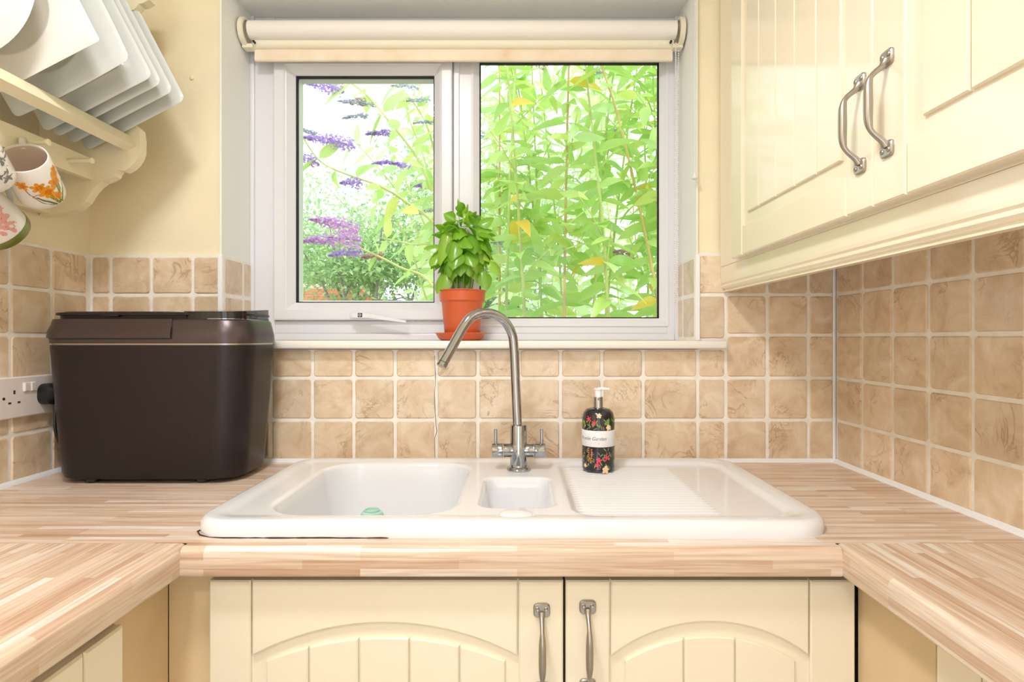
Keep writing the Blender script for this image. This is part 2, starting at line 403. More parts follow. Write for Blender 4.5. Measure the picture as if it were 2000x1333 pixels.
ry = [-.007] + [-.113 - .1062 * k for k in range(0, 11)]
for a, c in zip(ry, ry[1:]):
    for p, q in zip(rows[:5] + [1.4164], rows[1:5] + [1.4164]): tile(c, a, p, q, 'right', wall_right)
# tiled window reveals
for kind, xx in (('left', OX0 + .003), ('right', OX1 - .003)):
    mk('grout', box(xx - .003 if kind == 'left' else xx + .0005, xx - .0005 if kind == 'left' else xx + .003, .002, RD, OZ0, GZ), 'grout', wall_back)
    for p, q in ((OZ0 + .004, 1.3155), (1.3155, GZ)):
        tile(.006, .106, p, q, kind, (wall_back, xx)); tile(.106, RD, p, q, kind, (wall_back, xx))
rr = random.Random(8); zz = .905; cp_ = []
while zz < 1.178: cp_.append((wx(851, D) + rr.uniform(-.003, .003), -.0012, zz)); zz += rr.uniform(.012, .03)
mk('grout', box(wx(851, D) - .0034, wx(851, D) + .0034, -.0008, .003, .905, 1.178), 'grout', wall_back)
mk('crack', tube(cp_, [rr.uniform(.0004, .0009) for _ in cp_], 5), 'dark', wall_back)
mk('filler_lump', lathe([(.0055, 0), (.005, .003), (.0025, .005), (0, .0055)], (wx(372, D), TT, wz(150, D)), (0, -1, 0), 12), 'wall', wall_back, smooth=True)
# white edge trims on the tiled corners and sealant lines along the worktop
struct(mk('trim_4', box(OX0 - .009, OX0 + .002, -.004, .003, OZ0, GZ + .002, .002), 'trimwhite', wall_back))
struct(mk('trim_5', box(OX1 - .002, OX1 + .009, -.004, .003, OZ0, GZ + .002, .002), 'trimwhite', wall_back))
def seal(a, c, nrm):   # small quarter-round bead
    b_ = bmesh.new(); a, c, nrm = Vector(a), Vector(c), Vector(nrm); prof = [(0, 0), (.008, 0), (.0055, .0045), (0, .009)]
    A = [b_.verts.new(a + nrm * u + Vector((0, 0, v))) for u, v in prof]; B = [b_.verts.new(c + nrm * u + Vector((0, 0, v))) for u, v in prof]
    for i in range(4): b_.faces.new((A[i], A[(i + 1) % 4], B[(i + 1) % 4], B[i]))
    b_.faces.new(A); b_.faces.new(B); return b_
WT = .90
struct(mk('trim_6', seal((XL, 0, WT), (XR, 0, WT), (0, -1, 0)), 'trimwhite'), 'white sealant bead between window wall tiles and worktop')
struct(mk('trim_7', seal((XL, 0, WT), (XL, -1.9, WT), (1, 0, 0)), 'trimwhite'), 'white sealant bead between socket wall tiles and worktop')
struct(mk('trim_8', seal((XR, 0, WT), (XR, -1.9, WT), (-1, 0, 0)), 'trimwhite'), 'white sealant bead between worktop and tiles under wall cabinet')
struct(mk('trim_9', box(XR - .006, XR + .001, -.006, .001, WT, 1.42, .002, 1), 'trimwhite', wall_back))
# window sill
b_ = box(OX0 - .068, .513, -.032, -.001, OZ0 - .020, OZ0, .006, 3)
box(OX0, OX1, -.002, RD + .02, OZ0 - .020, OZ0, bm=b_)
struct(mk('trim_10', b_, 'sill', smooth=True), 'cream gloss window sill board with rounded nose')

# ------------------------------------------------------------------ window
WD = D + RD                           # distance of the frame plane
win = struct(empty('window_1', (-.15, RD, OZ0)), 'white plastic window, opening sash beside a fixed pane')
def fx(px): return wx(px, WD)
def fz(py): return wz(py, WD)
fy = RD
def bar(name, x0, x1, z0, z1, yf, yb=.235, bev=.003, parent=win, mat='upvc'): return mk(name, box(x0, x1, yf, yb, z0, z1, bev), mat, parent)
bar('frame_jamb', OX0, fx(536), OZ0, OZ1, fy + .004)
mk('frame_step', box(OX0, fx(497), fy - .004, fy + .006, OZ0, OZ1, .002), 'upvc', win)
bar('frame_jamb', fx(1304), OX1, OZ0, OZ1, fy + .004)
mk('frame_step', box(fx(1318), OX1, fy - .004, fy + .006, OZ0, OZ1, .002), 'upvc', win)
bar('frame_head', fx(535), fx(1306), fz(100), OZ1, fy + .006)
bar('frame_rail', fx(535), fx(1306), OZ0 + .018, fz(627), fy + .006)
bar('frame_rail', fx(885), fx(1306), fz(628), fz(637), fy + .0075)
mk('frame_step', box(fx(497), fx(1318), fy - .002, fy + .02, OZ0, OZ0 + .0185, .003), 'upvc', win)
bar('mullion', fx(884), fx(922), OZ0 + .018, fz(100), fy + .005)
mk('mullion_bead', box(fx(886), fx(897), fy - .001, fy + .007, fz(637), fz(105), .002), 'upvc', win)
def ring(x0, x1, z0, z1, prof):
    """mitred picture-frame ring: prof is (inset, y) pairs"""
    b2 = bmesh.new(); R = []
    for i, y in prof: R.append([b2.verts.new(p) for p in ((x0 + i, y, z0 + i), (x1 - i, y, z0 + i), (x1 - i, y, z1 - i), (x0 + i, y, z1 - i))])
    for a, c in zip(R, R[1:] + R[:1]):
        for k in range(4): b2.faces.new((a[k], a[(k + 1) % 4], c[(k + 1) % 4], c[k]))
    return b2
sw = fx(556) - fx(536)                # sash face width
sx0, sx1, sz0, sz1 = fx(536.5), fx(884), fz(626), fz(108)
sash = mk('sash', ring(sx0, sx1, sz0, sz1, [(0, fy + .05), (0, fy - .008), (.0035, fy - .011), (sw, fy - .011), (sw + .004, fy - .007), (sw + .004, fy + .05)]), 'upvc', win)
bd = .024
mk('glazing_bead', ring(sx0 + sw, sx1 - sw, sz0 + sw - .003, sz1 - sw + .003, [(0, fy + .03), (0, fy - .008), (.006, fy - .006), (bd, fy + .014), (bd, fy + .03)]), 'upvc', sash, smooth=True, auto=20)
gx0, gx1, gz0, gz1 = sx0 + sw + bd, sx1 - sw - bd, sz0 + sw + bd - .003, sz1 - sw - bd + .003
mk('gasket', ring(gx0 - .003, gx1 + .003, gz0 - .003, gz1 + .003, [(0, fy + .03), (0, fy + .015), (.0065, fy + .022), (.0065, fy + .03)]), 'gasket', sash)
mk('spacer', ring(gx0 - .003, gx1 + .003, gz0 - .003, gz1 + .003, [(0, fy + .05), (0, fy + .03), (.007, fy + .03), (.011, fy + .05)]), 'upvc', sash)
mk('pane', box(gx0 - .003, gx1 + .003, fy + .026, fy + .030, gz0 - .003, gz1 + .003), 'glass', sash)
# fixed pane
ax0, ax1, az0, az1 = fx(920), fx(1306), fz(637.5), fz(100)
bead = mk('glazing_bead', ring(ax0, ax1, az0, az1, [(0, fy + .03), (0, fy + .002), (.006, fy + .003), (bd - .002, fy + .016), (bd - .002, fy + .03)]), 'upvc', win, smooth=True, auto=20)
i = bd - .005
mk('gasket', ring(ax0 + i, ax1 - i, az0 + i, az1 - i, [(0, fy + .03), (0, fy + .016), (.0065, fy + .024), (.0065, fy + .03)]), 'gasket', win)
mk('pane', box(ax0 + i, ax1 - i, fy + .026, fy + .030, az0 + i, az1 - i), 'glass', win)
# casement handle: base block, key square, tapering lever
h0, h1 = fx(689), fx(796); hz = fz(617)
hb = mk('window_handle', box(h0, h0 + .045, fy - .032, fy - .010, hz - .009, hz + .009, .004, 3), 'upvc', sash, smooth=True)
b_ = bmesh.new(); sec = [(h0 + .012, .008, .0), (h0 + .05, .0075, -.001), (h0 + .1, .0055, -.009), (h1 + .004, .003, -.018)]
R = []
for x, hh, dz in sec:
    R.append([b_.verts.new((x, fy + yy, hz + dz + zz)) for yy, zz in ((-.032, -hh), (-.042, -hh * .8), (-.042, hh * .8), (-.032, hh))])
for a, c in zip(R, R[1:]):
    for k in range(4): b_.faces.new((a[k], a[(k + 1) % 4], c[(k + 1) % 4], c[k]))
b_.faces.new(R[0]); b_.faces.new(R[-1]); mk('lever', b_, 'upvc', hb)
lk = mk('key_lock', box(fx(707), fx(715.5), fy - .0435, fy - .040, hz - .0055, hz + .0055, .001, 1), 'blackplastic', hb)
mk('key_ring', lathe([(.0022, 0), (.0036, 0), (.0036, .0012), (.0022, .0012)], (fx(711.2), fy - .0433, hz), (0, -1, 0), 16, closed=True), 'label', hb)

# ================================================================== WORKTOPS
def profile(depth, z=WT, th=.043, r=.010):
    """(t, z) from the back edge over the rounded nose to the underside"""
    p = [(0, z)]
    p += [(depth - r + r * math.sin(math.radians(a)), z - r + r * math.cos(math.radians(a))) for a in range(0, 91, 15)]
    p += [(depth - .004 + .004 * math.cos(math.radians(a)), z - th + .004 - .004 * math.sin(math.radians(a))) for a in range(0, 91, 30)]
    return p
def strip(bm, uvl, prof, a, c, fn, voff=0.):
    """extrude prof from station a to c; v runs over the nose, u along the strips"""
    v = voff; vs = [v]
    for p, q in zip(prof, prof[1:]): v += math.hypot(q[0] - p[0], q[1] - p[1]); vs.append(v)
    A = [bm.verts.new(fn(a, t, z)) for t, z in prof]; B = [bm.verts.new(fn(c, t, z)) for t, z in prof]
    for i in range(len(prof) - 1):
        f = bm.faces.new((A[i], B[i], B[i + 1], A[i + 1])); f.smooth = True
        for lp, uvv in zip(f.loops, ((a, vs[i]), (c, vs[i]), (c, vs[i + 1]), (a, vs[i + 1]))): lp[uvl].uv = uvv
def close_under(bm, uvl, x0, x1, y0, y1, z):
    f = bm.faces.new([bm.verts.new(p) for p in ((x0, y0, z), (x1, y0, z), (x1, y1, z), (x0, y1, z))])
WB = .566; WF = .5866; WL, WR_ = -.4945, .4772
bm = bmesh.new(); uvl = bm.loops.layers.uv.new('UVMap')
fb = lambda s, t, z: Vector((s, -t, z))
HX0, HX1, HY0, HY1 = -.47, .10, -.515, -.085      # cut-out under the bowls
for a, c in ((XL, HX0), (HX1, XR)): strip(bm, uvl, [(0, WT), (WB, WT)], a, c, fb)
strip(bm, uvl, [(0, WT), (-HY1, WT)], HX0, HX1, fb); strip(bm, uvl, [(-HY0, WT), (WB, WT)], HX0, HX1, fb, -HY0)
pn = [(WB, WT)] + profile(WF)[1:]
strip(bm, uvl, pn, WL, WR_, fb, WB)
for y in (HY0, HY1):
    bm.faces.new([bm.verts.new(p) for p in ((HX0, y, WT), (HX1, y, WT), (HX1, y, WT - .04), (HX0, y, WT - .04))])
for a, c in ((XL, HX0), (HX1, XR)): close_under(bm, uvl, a, c, -WB, 0, WT - .043)
close_under(bm, uvl, HX0, HX1, -WF + .004, HY0, WT - .043); close_under(bm, uvl, HX0, HX1, HY1, 0, WT - .043)
wt = mk('worktop', bm, 'worktop', recalc=False)
tag(wt, 'beech strip laminate worktop carrying the white sink under the window', 'worktop')
for sx, x0, xe, lab in ((1, XL, WL, 'beech strip laminate worktop running out from below the power socket'), (-1, XR, WR_, 'beech strip laminate worktop running out below the wall cabinet')):
    bm = bmesh.new(); uvl = bm.loops.layers.uv.new('UVMap')
    dep = abs(xe - x0); fs = lambda s, t, z, sx=sx, x0=x0: Vector((x0 + sx * t, -s, z))
    strip(bm, uvl, profile(dep), WB, 2.2, fs, .31 if sx > 0 else .77)
    close_under(bm, uvl, min(x0, xe - sx * .004), max(x0, xe - sx * .004), -2.2, -WB, WT - .043)
    bm.faces.new([bm.verts.new(fs(WB, t, z)) for t, z in profile(dep)] + [bm.verts.new(fs(WB, 0, WT - .043))])
    tag(mk('worktop', bm, 'worktop', recalc=False), lab, 'worktop')

# ================================================================== SINK
SX0, SX1, SY0, SY1, ST = -.5146, .499, -.544, -.060, .925
def sd_rr(x, y, x0, x1, y0, y1, r):
    cx, cy = (x0 + x1) / 2, (y0 + y1) / 2; qx = abs(x - cx) - (x1 - x0) / 2 + r; qy = abs(y - cy) - (y1 - y0) / 2 + r
    return math.hypot(max(qx, 0), max(qy, 0)) + min(max(qx, qy), 0) - r
def sm(a, c, v):
    t_ = min(1, max(0, (v - a) / (c - a))); return t_ * t_ * (3 - 2 * t_)
def bowl(s, lip, wall, depth):
    if s <= 0: return 0
    if s < lip: return lip * .6 * (1 - math.sqrt(max(0, 1 - (s / lip) ** 2)))
    q = min(1, (s - lip) / wall); return lip * .6 + depth * (1 - (1 - q) ** 3)
RIM = .013
def sink_z(x, y):
    s = -sd_rr(x, y, SX0, SX1, SY0, SY1, .065); z = ST
    if s < RIM: z = ST - RIM + math.sqrt(max(0, RIM ** 2 - (RIM - max(s, 0)) ** 2))
    z -= .0035 * sm(.02, .05, s)
    z -= bowl(-sd_rr(x, y, -.430, -.094, -.503, -.103, .085), .012, .07, .165)
    z -= bowl(-sd_rr(x, y, -.073, .073, -.462, -.238, .035), .010, .04, .10)
    q = -sd_rr(x, y, .088, .462, -.505, -.098, .05)
    z -= .006 * sm(0, .016, q)
    k = sm(.0, .02, -sd_rr(x, y, .10, .345, -.49, -.125, .01))
    z += .0014 * k * math.cos(6.28318 * y / .0155)
    return z
st = .0026; nx, ny = int((SX1 - SX0) / st) + 3, int((SY1 - SY0) / st) + 3
V, idx = [], {}
def sdo(x, y): return sd_rr(x, y, SX0, SX1, SY0, SY1, .065)
sdg = [[sdo(SX0 - st + i * st, SY0 - st + j * st) for j in range(ny + 1)] for i in range(nx + 1)]
def vid(i, j):
    if (i, j) not in idx:
        x, y = SX0 - st + i * st, SY0 - st + j * st; d_ = sdg[i][j]
        if d_ > 0:
            e = 1e-4; gxx = (sdo(x + e, y) - sdo(x - e, y)) / (2 * e); gyy = (sdo(x, y + e) - sdo(x, y - e)) / (2 * e)
            x -= gxx * d_; y -= gyy * d_
        idx[(i, j)] = len(V); V.append((x, y, sink_z(x, y)))
    return idx[(i, j)]
Fc = []
for i in range(nx):
    for j in range(ny):
        if min(sdg[i][j], sdg[i + 1][j], sdg[i][j + 1], sdg[i + 1][j + 1]) < -1e-6:
            Fc.append((vid(i, j), vid(i + 1, j), vid(i + 1, j + 1), vid(i, j + 1)))
bm = bmesh.new(); vv = [bm.verts.new(v) for v in V]
for f in Fc: bm.faces.new([vv[k] for k in f])
be = [e for e in bm.edges if len(e.link_faces) == 1]
rt = bmesh.ops.extrude_edge_only(bm, edges=be)
for v in rt['geom']:
    if isinstance(v, bmesh.types.BMVert): v.co.z = WT
for f in bm.faces: f.smooth = True
sk = thing('sink', (0, -.3, WT), 'white ceramic sink with one and a half bowls and ribbed drainer', 'sink')
mk('basin', bm, 'ceramic', sk, recalc=True, smooth=True, auto=75)
mk('waste_control', lathe([(0, .006), (.012, .0055), (.022, .004), (.027, .0015), (.028, -.001)], (-.002, -.495, ST - .0035), (0, 0, 1), 28), 'ceramic', sk, smooth=True)
mk('waste_rim', lathe([(.0285, .0), (.0315, .0), (.0315, .0015), (.0285, .0015)], (-.002, -.495, ST - .004), (0, 0, 1), 28, closed=True), 'ceramic', sk, smooth=True)
# dark gap of old sealant under the front left of the rim
b_ = bmesh.new(); rr = random.Random(4)
pts = [(-.5146 + .012, -.50), (-.508, -.515), (-.495, -.532), (-.475, -.542)] + [(-.45 + .012 * k, -.5446 - rr.uniform(0, .0012)) for k in range(0, 22)]
tube([(x, y, WT + .001) for x, y in pts], [rr.uniform(.0004, .0014) for _ in pts], 6, b_)
mk('old_sealant', b_, 'dark', sk)

cup = thing('mint_cup', (-.285, -.235, .76), 'pale mint plastic cup upside down in main sink bowl', 'cup')
mk('cup_body', lathe([(.027, 0), (.026, .03), (.0225, .094), (.020, .1005), (.015, .103), (0, .104)], (-.285, -.30, .766), (0, 0, 1), 28), 'mint', cup, smooth=True)
mk('foot_ring', lathe([(.013, .1030), (.0155, .1030), (.0155, .1055), (.013, .1055)], (-.285, -.30, .766), (0, 0, 1), 24, closed=True), 'mint', cup)

# ================================================================== TAP
tx, ty = wx(1013, 1.25), -.18; tz = ST - .0035
tap = thing('kitchen_tap', (tx, ty, tz), 'chrome swan neck mixer tap with two lever handles', 'tap')
mk('base_flange', lathe([(0, 0), (.0255, 0), (.0262, .003), (.024, .007), (.0195, .009), (.019, .012), (0, .012)], (tx, ty, tz), (0, 0, 1), 36), 'chrome', tap, smooth=True)
mk('body', lathe([(.0185, .010), (.0182, .095), (.0172, .0985), (.011, .0995), (0, .0995)], (tx, ty, tz), (0, 0, 1), 36), 'chrome', tap, smooth=True)
hz_ = wz(880, 1.25)
for s in (-1, 1):
    mk('valve_neck', lathe([(.0148, .012), (.0148, .030), (.0155, .031), (.0155, .0335), (0, .0335)], (tx, ty, hz_), (s, 0, 0), 28), 'chrome', tap, smooth=True)
    hn = mk('handle', lathe([(0, .0345), (.0148, .0345), (.0158, .0355), (.0158, .056), (.0148, .0575), (0, .0578)], (tx, ty, hz_), (s, 0, 0), 28), 'chrome', tap, smooth=True)
    mk('lever', cyl((tx + s * .050, ty, hz_ + .012), (tx + s * .050, ty, hz_ + .046), .0036, 14, .001), 'chrome', hn, smooth=True)
cp = [(1011, 840, 1.25), (1007.5, 760, 1.25), (1003.5, 675, 1.25), (998, 648, 1.247), (984, 626, 1.24), (963, 613.5, 1.23), (940, 612, 1.216), (920, 620.5, 1.206), (904, 641, 1.197), (884, 677, 1.183), (866, 708.5, 1.17)]
path = catmull([P(*q) for q in cp], 7)
mk('spout', tube(path, .0103, 20), 'chrome', tap, smooth=True)
a, c = P(866, 708.5, 1.17), P(861.5, 716.5, 1.167)
mk('aerator', cyl(a, c, .0108, 20, .001), 'chrome', tap, smooth=True)

# ================================================================== CABINETS
def bez(p0, p1, fn): return fn
def make_handle(parent, fn, vc, length=.14):
    """bow handle along v centred at vc; fn maps (u,v,w) with w out of the door"""
    b2 = bmesh.new(); h = length / 2
    for s in (-1, 1):
        prism(rrect(-.0125, .0125, vc + (s * h - .021 if s > 0 else s * h), vc + (s * h if s > 0 else s * h + .021), .006, 3), 0, .0045, .0015, fn, b2)
        for u in (-.0065, .0065):
            lo = Vector(fn(u, vc + s * (h - .008), .0044)); hi = Vector(fn(u, vc + s * (h - .008), .0058))
            lathe([(0, 0), (.0034, 0), (.0034, .0006), (.0026, .0014), (.0012, .0006), (0, .0006)], lo, hi - lo, 12, b2)
    pv = [(h - .014, .003), (h - .021, .008), (h - .029, .0175), (h - .036, .0235), (h - .043, .0255), (h * .25, .0265), (0, .0265)]
    pr = [.0055, .0042, .0036, .0036, .0047, .0055, .0058]
    full = pv + [(-v, ww) for v, ww in pv[-2::-1]]; rad = pr + pr[-2::-1]
    cr = catmull([(vc + v, ww, rr_) for (v, ww), rr_ in zip(full, rad)], 4)
    tube([fn(0, c_.x, c_.y) for c_ in cr], [c_.z for c_ in cr], 12, b2)
    return mk('handle', b2, 'satin', parent, smooth=True)
def arc_pts(u0, u1, ve, va, n=18):
    """points of a circular arch from (u0,ve) over apex va to (u1,ve)"""
    c = (u1 - u0) / 2; s = va - ve; R_ = (c * c + s * s) / (2 * s); cy = va - R_; cu = (u0 + u1) / 2; out = []
    th = math.asin(c / R_)
    for k in range(n + 1):
        a_ = -th + 2 * th * k / n; out.append((cu + R_ * math.sin(a_), cy + R_ * math.cos(a_)))
    return out
def make_door(cab, fn, wd, v0, v1, sl, sr, bands, arch=None, vb=None, handle=None, vt=None):
    """sl, sr: stile widths; bands: u positions of the panel edge and of the board joints; arch: (rail end, rail apex, panel end, panel apex)"""
    g_ = .0022
    door = mk('door', prism([(0, v0), (wd, v0), (wd, v1), (0, v1)], -.002, .0125, .001, fn), 'cream', cab)
    mk('stile', prism([(0, v0), (sl - g_ / 2, v0), (sl - g_ / 2, v1), (0, v1)], .012, .0195, .0022, fn), 'cream', door)
    mk('stile', prism([(wd - sr + g_ / 2, v0), (wd, v0), (wd, v1), (wd - sr + g_ / 2, v1)], .012, .0195, .0022, fn), 'cream', door)
    rb = vb if vb else v0 + .062
    mk('rail', prism([(sl + g_ / 2, v0), (wd - sr - g_ / 2, v0), (wd - sr - g_ / 2, rb), (sl + g_ / 2, rb)], .012, .0193, .0022, fn), 'cream', door)
    if arch:
        ap = arc_pts(sl + g_ / 2, wd - sr - g_ / 2, arch[0], arch[1])
        mk('arched_rail', prism([(wd - sr - g_ / 2, v1), (sl + g_ / 2, v1)] + ap, .012, .0193, .0022, fn), 'cream', door)
        pa = arc_pts(bands[0], bands[-1], arch[2], arch[3], 60)
        def top(u):
            for p, q in zip(pa, pa[1:]):
                if p[0] - 1e-9 <= u <= q[0] + 1e-9: return p[1] + (q[1] - p[1]) * (u - p[0]) / (q[0] - p[0])
            return arch[2]
    else:
        mk('rail', prism([(sl + g_ / 2, vt), (wd - sr - g_ / 2, vt), (wd - sr - g_ / 2, v1), (sl + g_ / 2, v1)], .012, .0193, .0022, fn), 'cream', door)
        top = lambda u: vt - .025
    for a_, c_ in zip(bands, bands[1:]):
        u0_, u1_ = a_ + .0012, c_ - .0012
        ts = [(u1_ - (u1_ - u0_) * k / 5, top(u1_ - (u1_ - u0_) * k / 5)) for k in range(6)]
        mk('board', prism([(u0_, rb + .025), (u1_, rb + .025)] + ts, .012, .0178, .0018, fn), 'cream', door)
    if handle: make_handle(door, (lambda u, v, ww, hu=handle[0]: fn(hu + u, v, ww + .0194)), handle[1])
    return door

# --- sink base cabinet (doors face the camera)
DD = .87
def q(px): return wx(px, DD)
def qz(py): return wz(py, DD)
yd = DD - D                            # front of the doors
base = thing('sink_base_cabinet', (.02, -.3, 0), 'cream base cabinet with two arched panel doors under the sink', 'cabinet')
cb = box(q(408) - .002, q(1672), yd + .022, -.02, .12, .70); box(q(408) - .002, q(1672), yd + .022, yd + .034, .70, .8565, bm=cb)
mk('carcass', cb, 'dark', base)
mk('plinth', box(q(408), q(1672), yd + .07, yd + .09, 0, .12), 'carcass', base)
ztop = qz(1135); zb = .14
fl = lambda u, v, ww: Vector((q(408) + u, yd + .0195 - ww, v))
u_ = lambda px: q(px) - q(408)
make_door(base, fl, u_(1100), zb, ztop, u_(490), u_(1100) - u_(1012), [u_(p) for p in (517.5, 601.6, 700, 799, 897.5, 988)], (qz(1283), qz(1218), qz(1294), qz(1248)), None, (u_(1058), .738))
fr_ = lambda u, v, ww: Vector((q(1105) + u, yd + .0195 - ww, v))
u2 = lambda px: q(px) - q(1105)
make_door(base, fr_, u2(1671), zb, ztop, u2(1192.5), u2(1671) - u2(1582), [u2(p) for p in (1219.5, 1336.6, 1437.4, 1556)], (qz(1283), qz(1216), qz(1294), qz(1246)), None, (u2(1147.5), .743))

# --- left run (faces right)
lc = thing('base_cabinet', (-.8, -1.2, 0), 'cream base cabinet with plain door beside maple filler, under worktop by power socket', 'cabinet')
mk('carcass', box(XL, -.560, -2.2, -.70, .12, .856), 'carcass', lc)
mk('filler_panel', box(-.560, -.538, -.662, -.542, .10, .8565, .001, 1), 'fillerwood', lc)
mk('corner_post', box(-.538, q(405), -.542, -.522, .10, .8565, .001, 1), 'fillerwood', lc)
# door with vertical boards, slightly lower than the worktop
fL = lambda u, v, ww: Vector((-.538 + .0005 + ww, -.674 - u, v))
ld = mk('door', prism([(0, .14), (.50, .14), (.50, .832), (0, .832)], 0, .013, .001, fL), 'cream', lc)
for u0, u1 in ((0, .067), (.069, .43), (.432, .50)):
    mk('stile' if u1 - u0 < .1 else 'panel', prism([(u0, .14), (u1, .14), (u1, .832), (u0, .832)], .0125, .021, .003, fL), 'cream', ld)
mk('plinth', box(-.62, -.60, -2.2, -.55, 0, .10), 'carcass', lc)
# --- right run (faces left)
rc = thing('base_cabinet', (.66, -1.2, 0), 'cream base cabinet with pale maple filler panel under worktop beneath wall cabinet', 'cabinet')
mk('carcass', box(.540, XR, -2.2, -.70, .12, .856), 'carcass', rc)
mk('filler_panel', box(.518, .540, -.718, -.555, .10, .8565, .001, 1), 'fillerwood', rc)
fR = lambda u, v, ww: Vector((.5175 - ww, -.7215 - u, v))
rd = mk('door', prism([(0, .14), (.50, .14), (.50, .855), (0, .855)], -.02, -.004, .001, fR), 'cream', rc)
for u0, u1 in ((0, .067), (.069, .43), (.432, .50)):
    mk('stile' if u1 - u0 < .1 else 'panel', prism([(u0, .14), (u1, .14), (u1, .855), (u0, .855)], -.005, .002, .002, fR), 'cream', rd)
mk('plinth', box(.58, .60, -2.2, -.55, 0, .10), 'carcass', rc)

# --- wall cabinet on the right wall
XD = .485
wc = thing('wall_cabinet', (.64, -.6, 1.32), 'cream wall cabinet with boarded doors and bow handles on the tiled side wall', 'cabinet')
mk('carcass', box(.505, XR + .004, -1.17, -.0005, 1.384, 2.16, .001, 1), 'carcass', wc)
def yw(px): return XD * F / (px - CX) - D
fW = lambda u, v, ww: Vector((XD + .0195 - ww, yw(1428) - u, v))
uw = lambda px: yw(1428) - yw(px)
make_door(wc, fW, uw(1703.5), 1.388, 2.12, uw(1448.5), uw(1703.5) - uw(1652), [uw(p) for p in (1456, 1480, 1512.8, 1549.7, 1591.6, 1640)], None, 1.4505, (uw(1682), 1.51), 2.04)
fW2 = lambda u, v, ww: Vector((XD + .0195 - ww, yw(1705) - u, v))
w2 = uw(1703.5)
make_door(wc, fW2, w2, 1.388, 2.12, yw(1705) - yw(1768.5), .063, [yw(1705) - yw(1797)] + [yw(1705) - yw(1797) + .0735 * k for k in (1, 2, 3, 4)] + [w2 - .088], None, 1.4505, (yw(1705) - yw(1735), 1.515), 2.04)
# light rail under the doors: flat board above, two coves below
pr = [(.511, 1.3835), (.498, 1.3835), (.498, 1.3500), (.4985, 1.3440), (.5015, 1.3405), (.5015, 1.3385), (.4985, 1.3365), (.4985, 1.3345), (.501, 1.331), (.506, 1.3285), (.506, 1.3265), (.5035, 1.3245), (.5035, 1.3225), (.518, 1.3225), (.518, 1.3835)]
bm = bmesh.new(); A = [bm.verts.new((x + .008, -.0005, z)) for x, z in pr]; B = [bm.verts.new((x + .008, -1.17, z)) for x, z in pr]
for i in range(len(pr)): bm.faces.new((A[i], A[(i + 1) % len(pr)], B[(i + 1) % len(pr)], B[i]))
bm.faces.new(A); bm.faces.new(B); mk('light_rail', bm, 'cream', wc)

# ================================================================== ROLLER BLIND
BD = 1.53; by = BD - D
bz = wz(60, BD); bx0, bx1 = wx(489, BD), wx(1319, BD)
bl = thing('roller_blind', (-.15, by, wz(122, 1.55)), 'cream roller blind rolled up over the window', 'blind')
mk('fabric_roll', cyl((bx0, by, bz), (bx1, by, bz), .0245, 36), 'blindroll', bl, smooth=True)
cz0 = wz(99, 1.55)
mk('fabric', box(wx(500, 1.55), wx(1312, 1.55), 1.549 - D, 1.551 - D, cz0 - .004, bz + .01), 'blind', bl)
hm = wz(122, 1.55)
mk('hem_bar', prism(rrect(1.541 - D, 1.552 - D, hm, cz0 + .003, .005, 3), wx(500, 1.55), wx(1312, 1.55), 0, lambda u, v, ww: Vector((ww, u, v))), 'hem', bl, smooth=True)
mk('inner_roll', cyl((wx(500, 1.55), 1.542 - D, wz(88, 1.545)), (wx(1312, 1.55), 1.542 - D, wz(88, 1.545)), .0135, 24), 'blind', bl, smooth=True)
for s, xb in ((-1, OX0 + .0045), (1, OX1 - .0045)):
    b_ = lathe([(0, 0), (.036, 0), (.038, .002), (.038, .012), (.036, .0135), (.030, .0135), (.029, .008), (0, .008)], (xb, by + .003, bz - .004), (-s, 0, 0), 36)
    bk = mk('bracket', b_, 'blindplastic', bl, smooth=True)
    mk('bracket_arm', box(min(xb, xb - s * .028), max(xb, xb - s * .028), by - .006, by + .02, bz - .047, bz - .036, .002), 'blindplastic', bk)
    mk('screw_hole', cyl((xb - s * .034, by - .012, bz - .034), (xb - s * .034, by - .004, bz - .034), .0032, 12), 'blackplastic', bk)
b_ = bmesh.new()
for xo, dy in ((wx(1319.5, 1.52), -.012), (wx(1328.5, 1.52), .004)):
    z = 1.992 - .006
    while z > wz(600, 1.52):
        t_ = (z - 1.29) / .7; xx = xo if z > 1.33 else (wx(1323, 1.52) + (xo - wx(1323, 1.52)) * max(0, (z - 1.288) / .042))
        lathe([(0, -.0021), (.0017, -.0012), (.0022, 0), (.0017, .0012), (0, .0021)], (xx - .0035 * (1 - t_), by + dy, z), (0, 0, 1), 6, b_); z -= .0062
    tube([(xo, by + dy, 1.99), (xo - .003, by + dy, 1.33)], .0006, 5, b_)
tag(mk('bead_chain', b_, 'cord', bl, smooth=True), kind='stuff')

pc = thing('pull_cord', (wx(1357, 1.41), -.02, 1.59), 'thin light pull cord hanging beside the window reveal', 'cord')
zk = wz(341, 1.41)
mk('cord', tube([(wx(1357, 1.41), -.02, 2.4), (wx(1357.5, 1.41), -.02, 2.0), (wx(1357, 1.41), -.02, zk)], .0011, 6), 'cord', pc)
mk('knob', lathe([(0, 0), (.0035, -.001), (.004, -.006), (.0065, -.010), (.0075, -.014), (.004, -.017), (0, -.0175)], (wx(1357, 1.41), -.02, zk + .004), (0, 0, 1), 16), 'cord', pc, smooth=True)

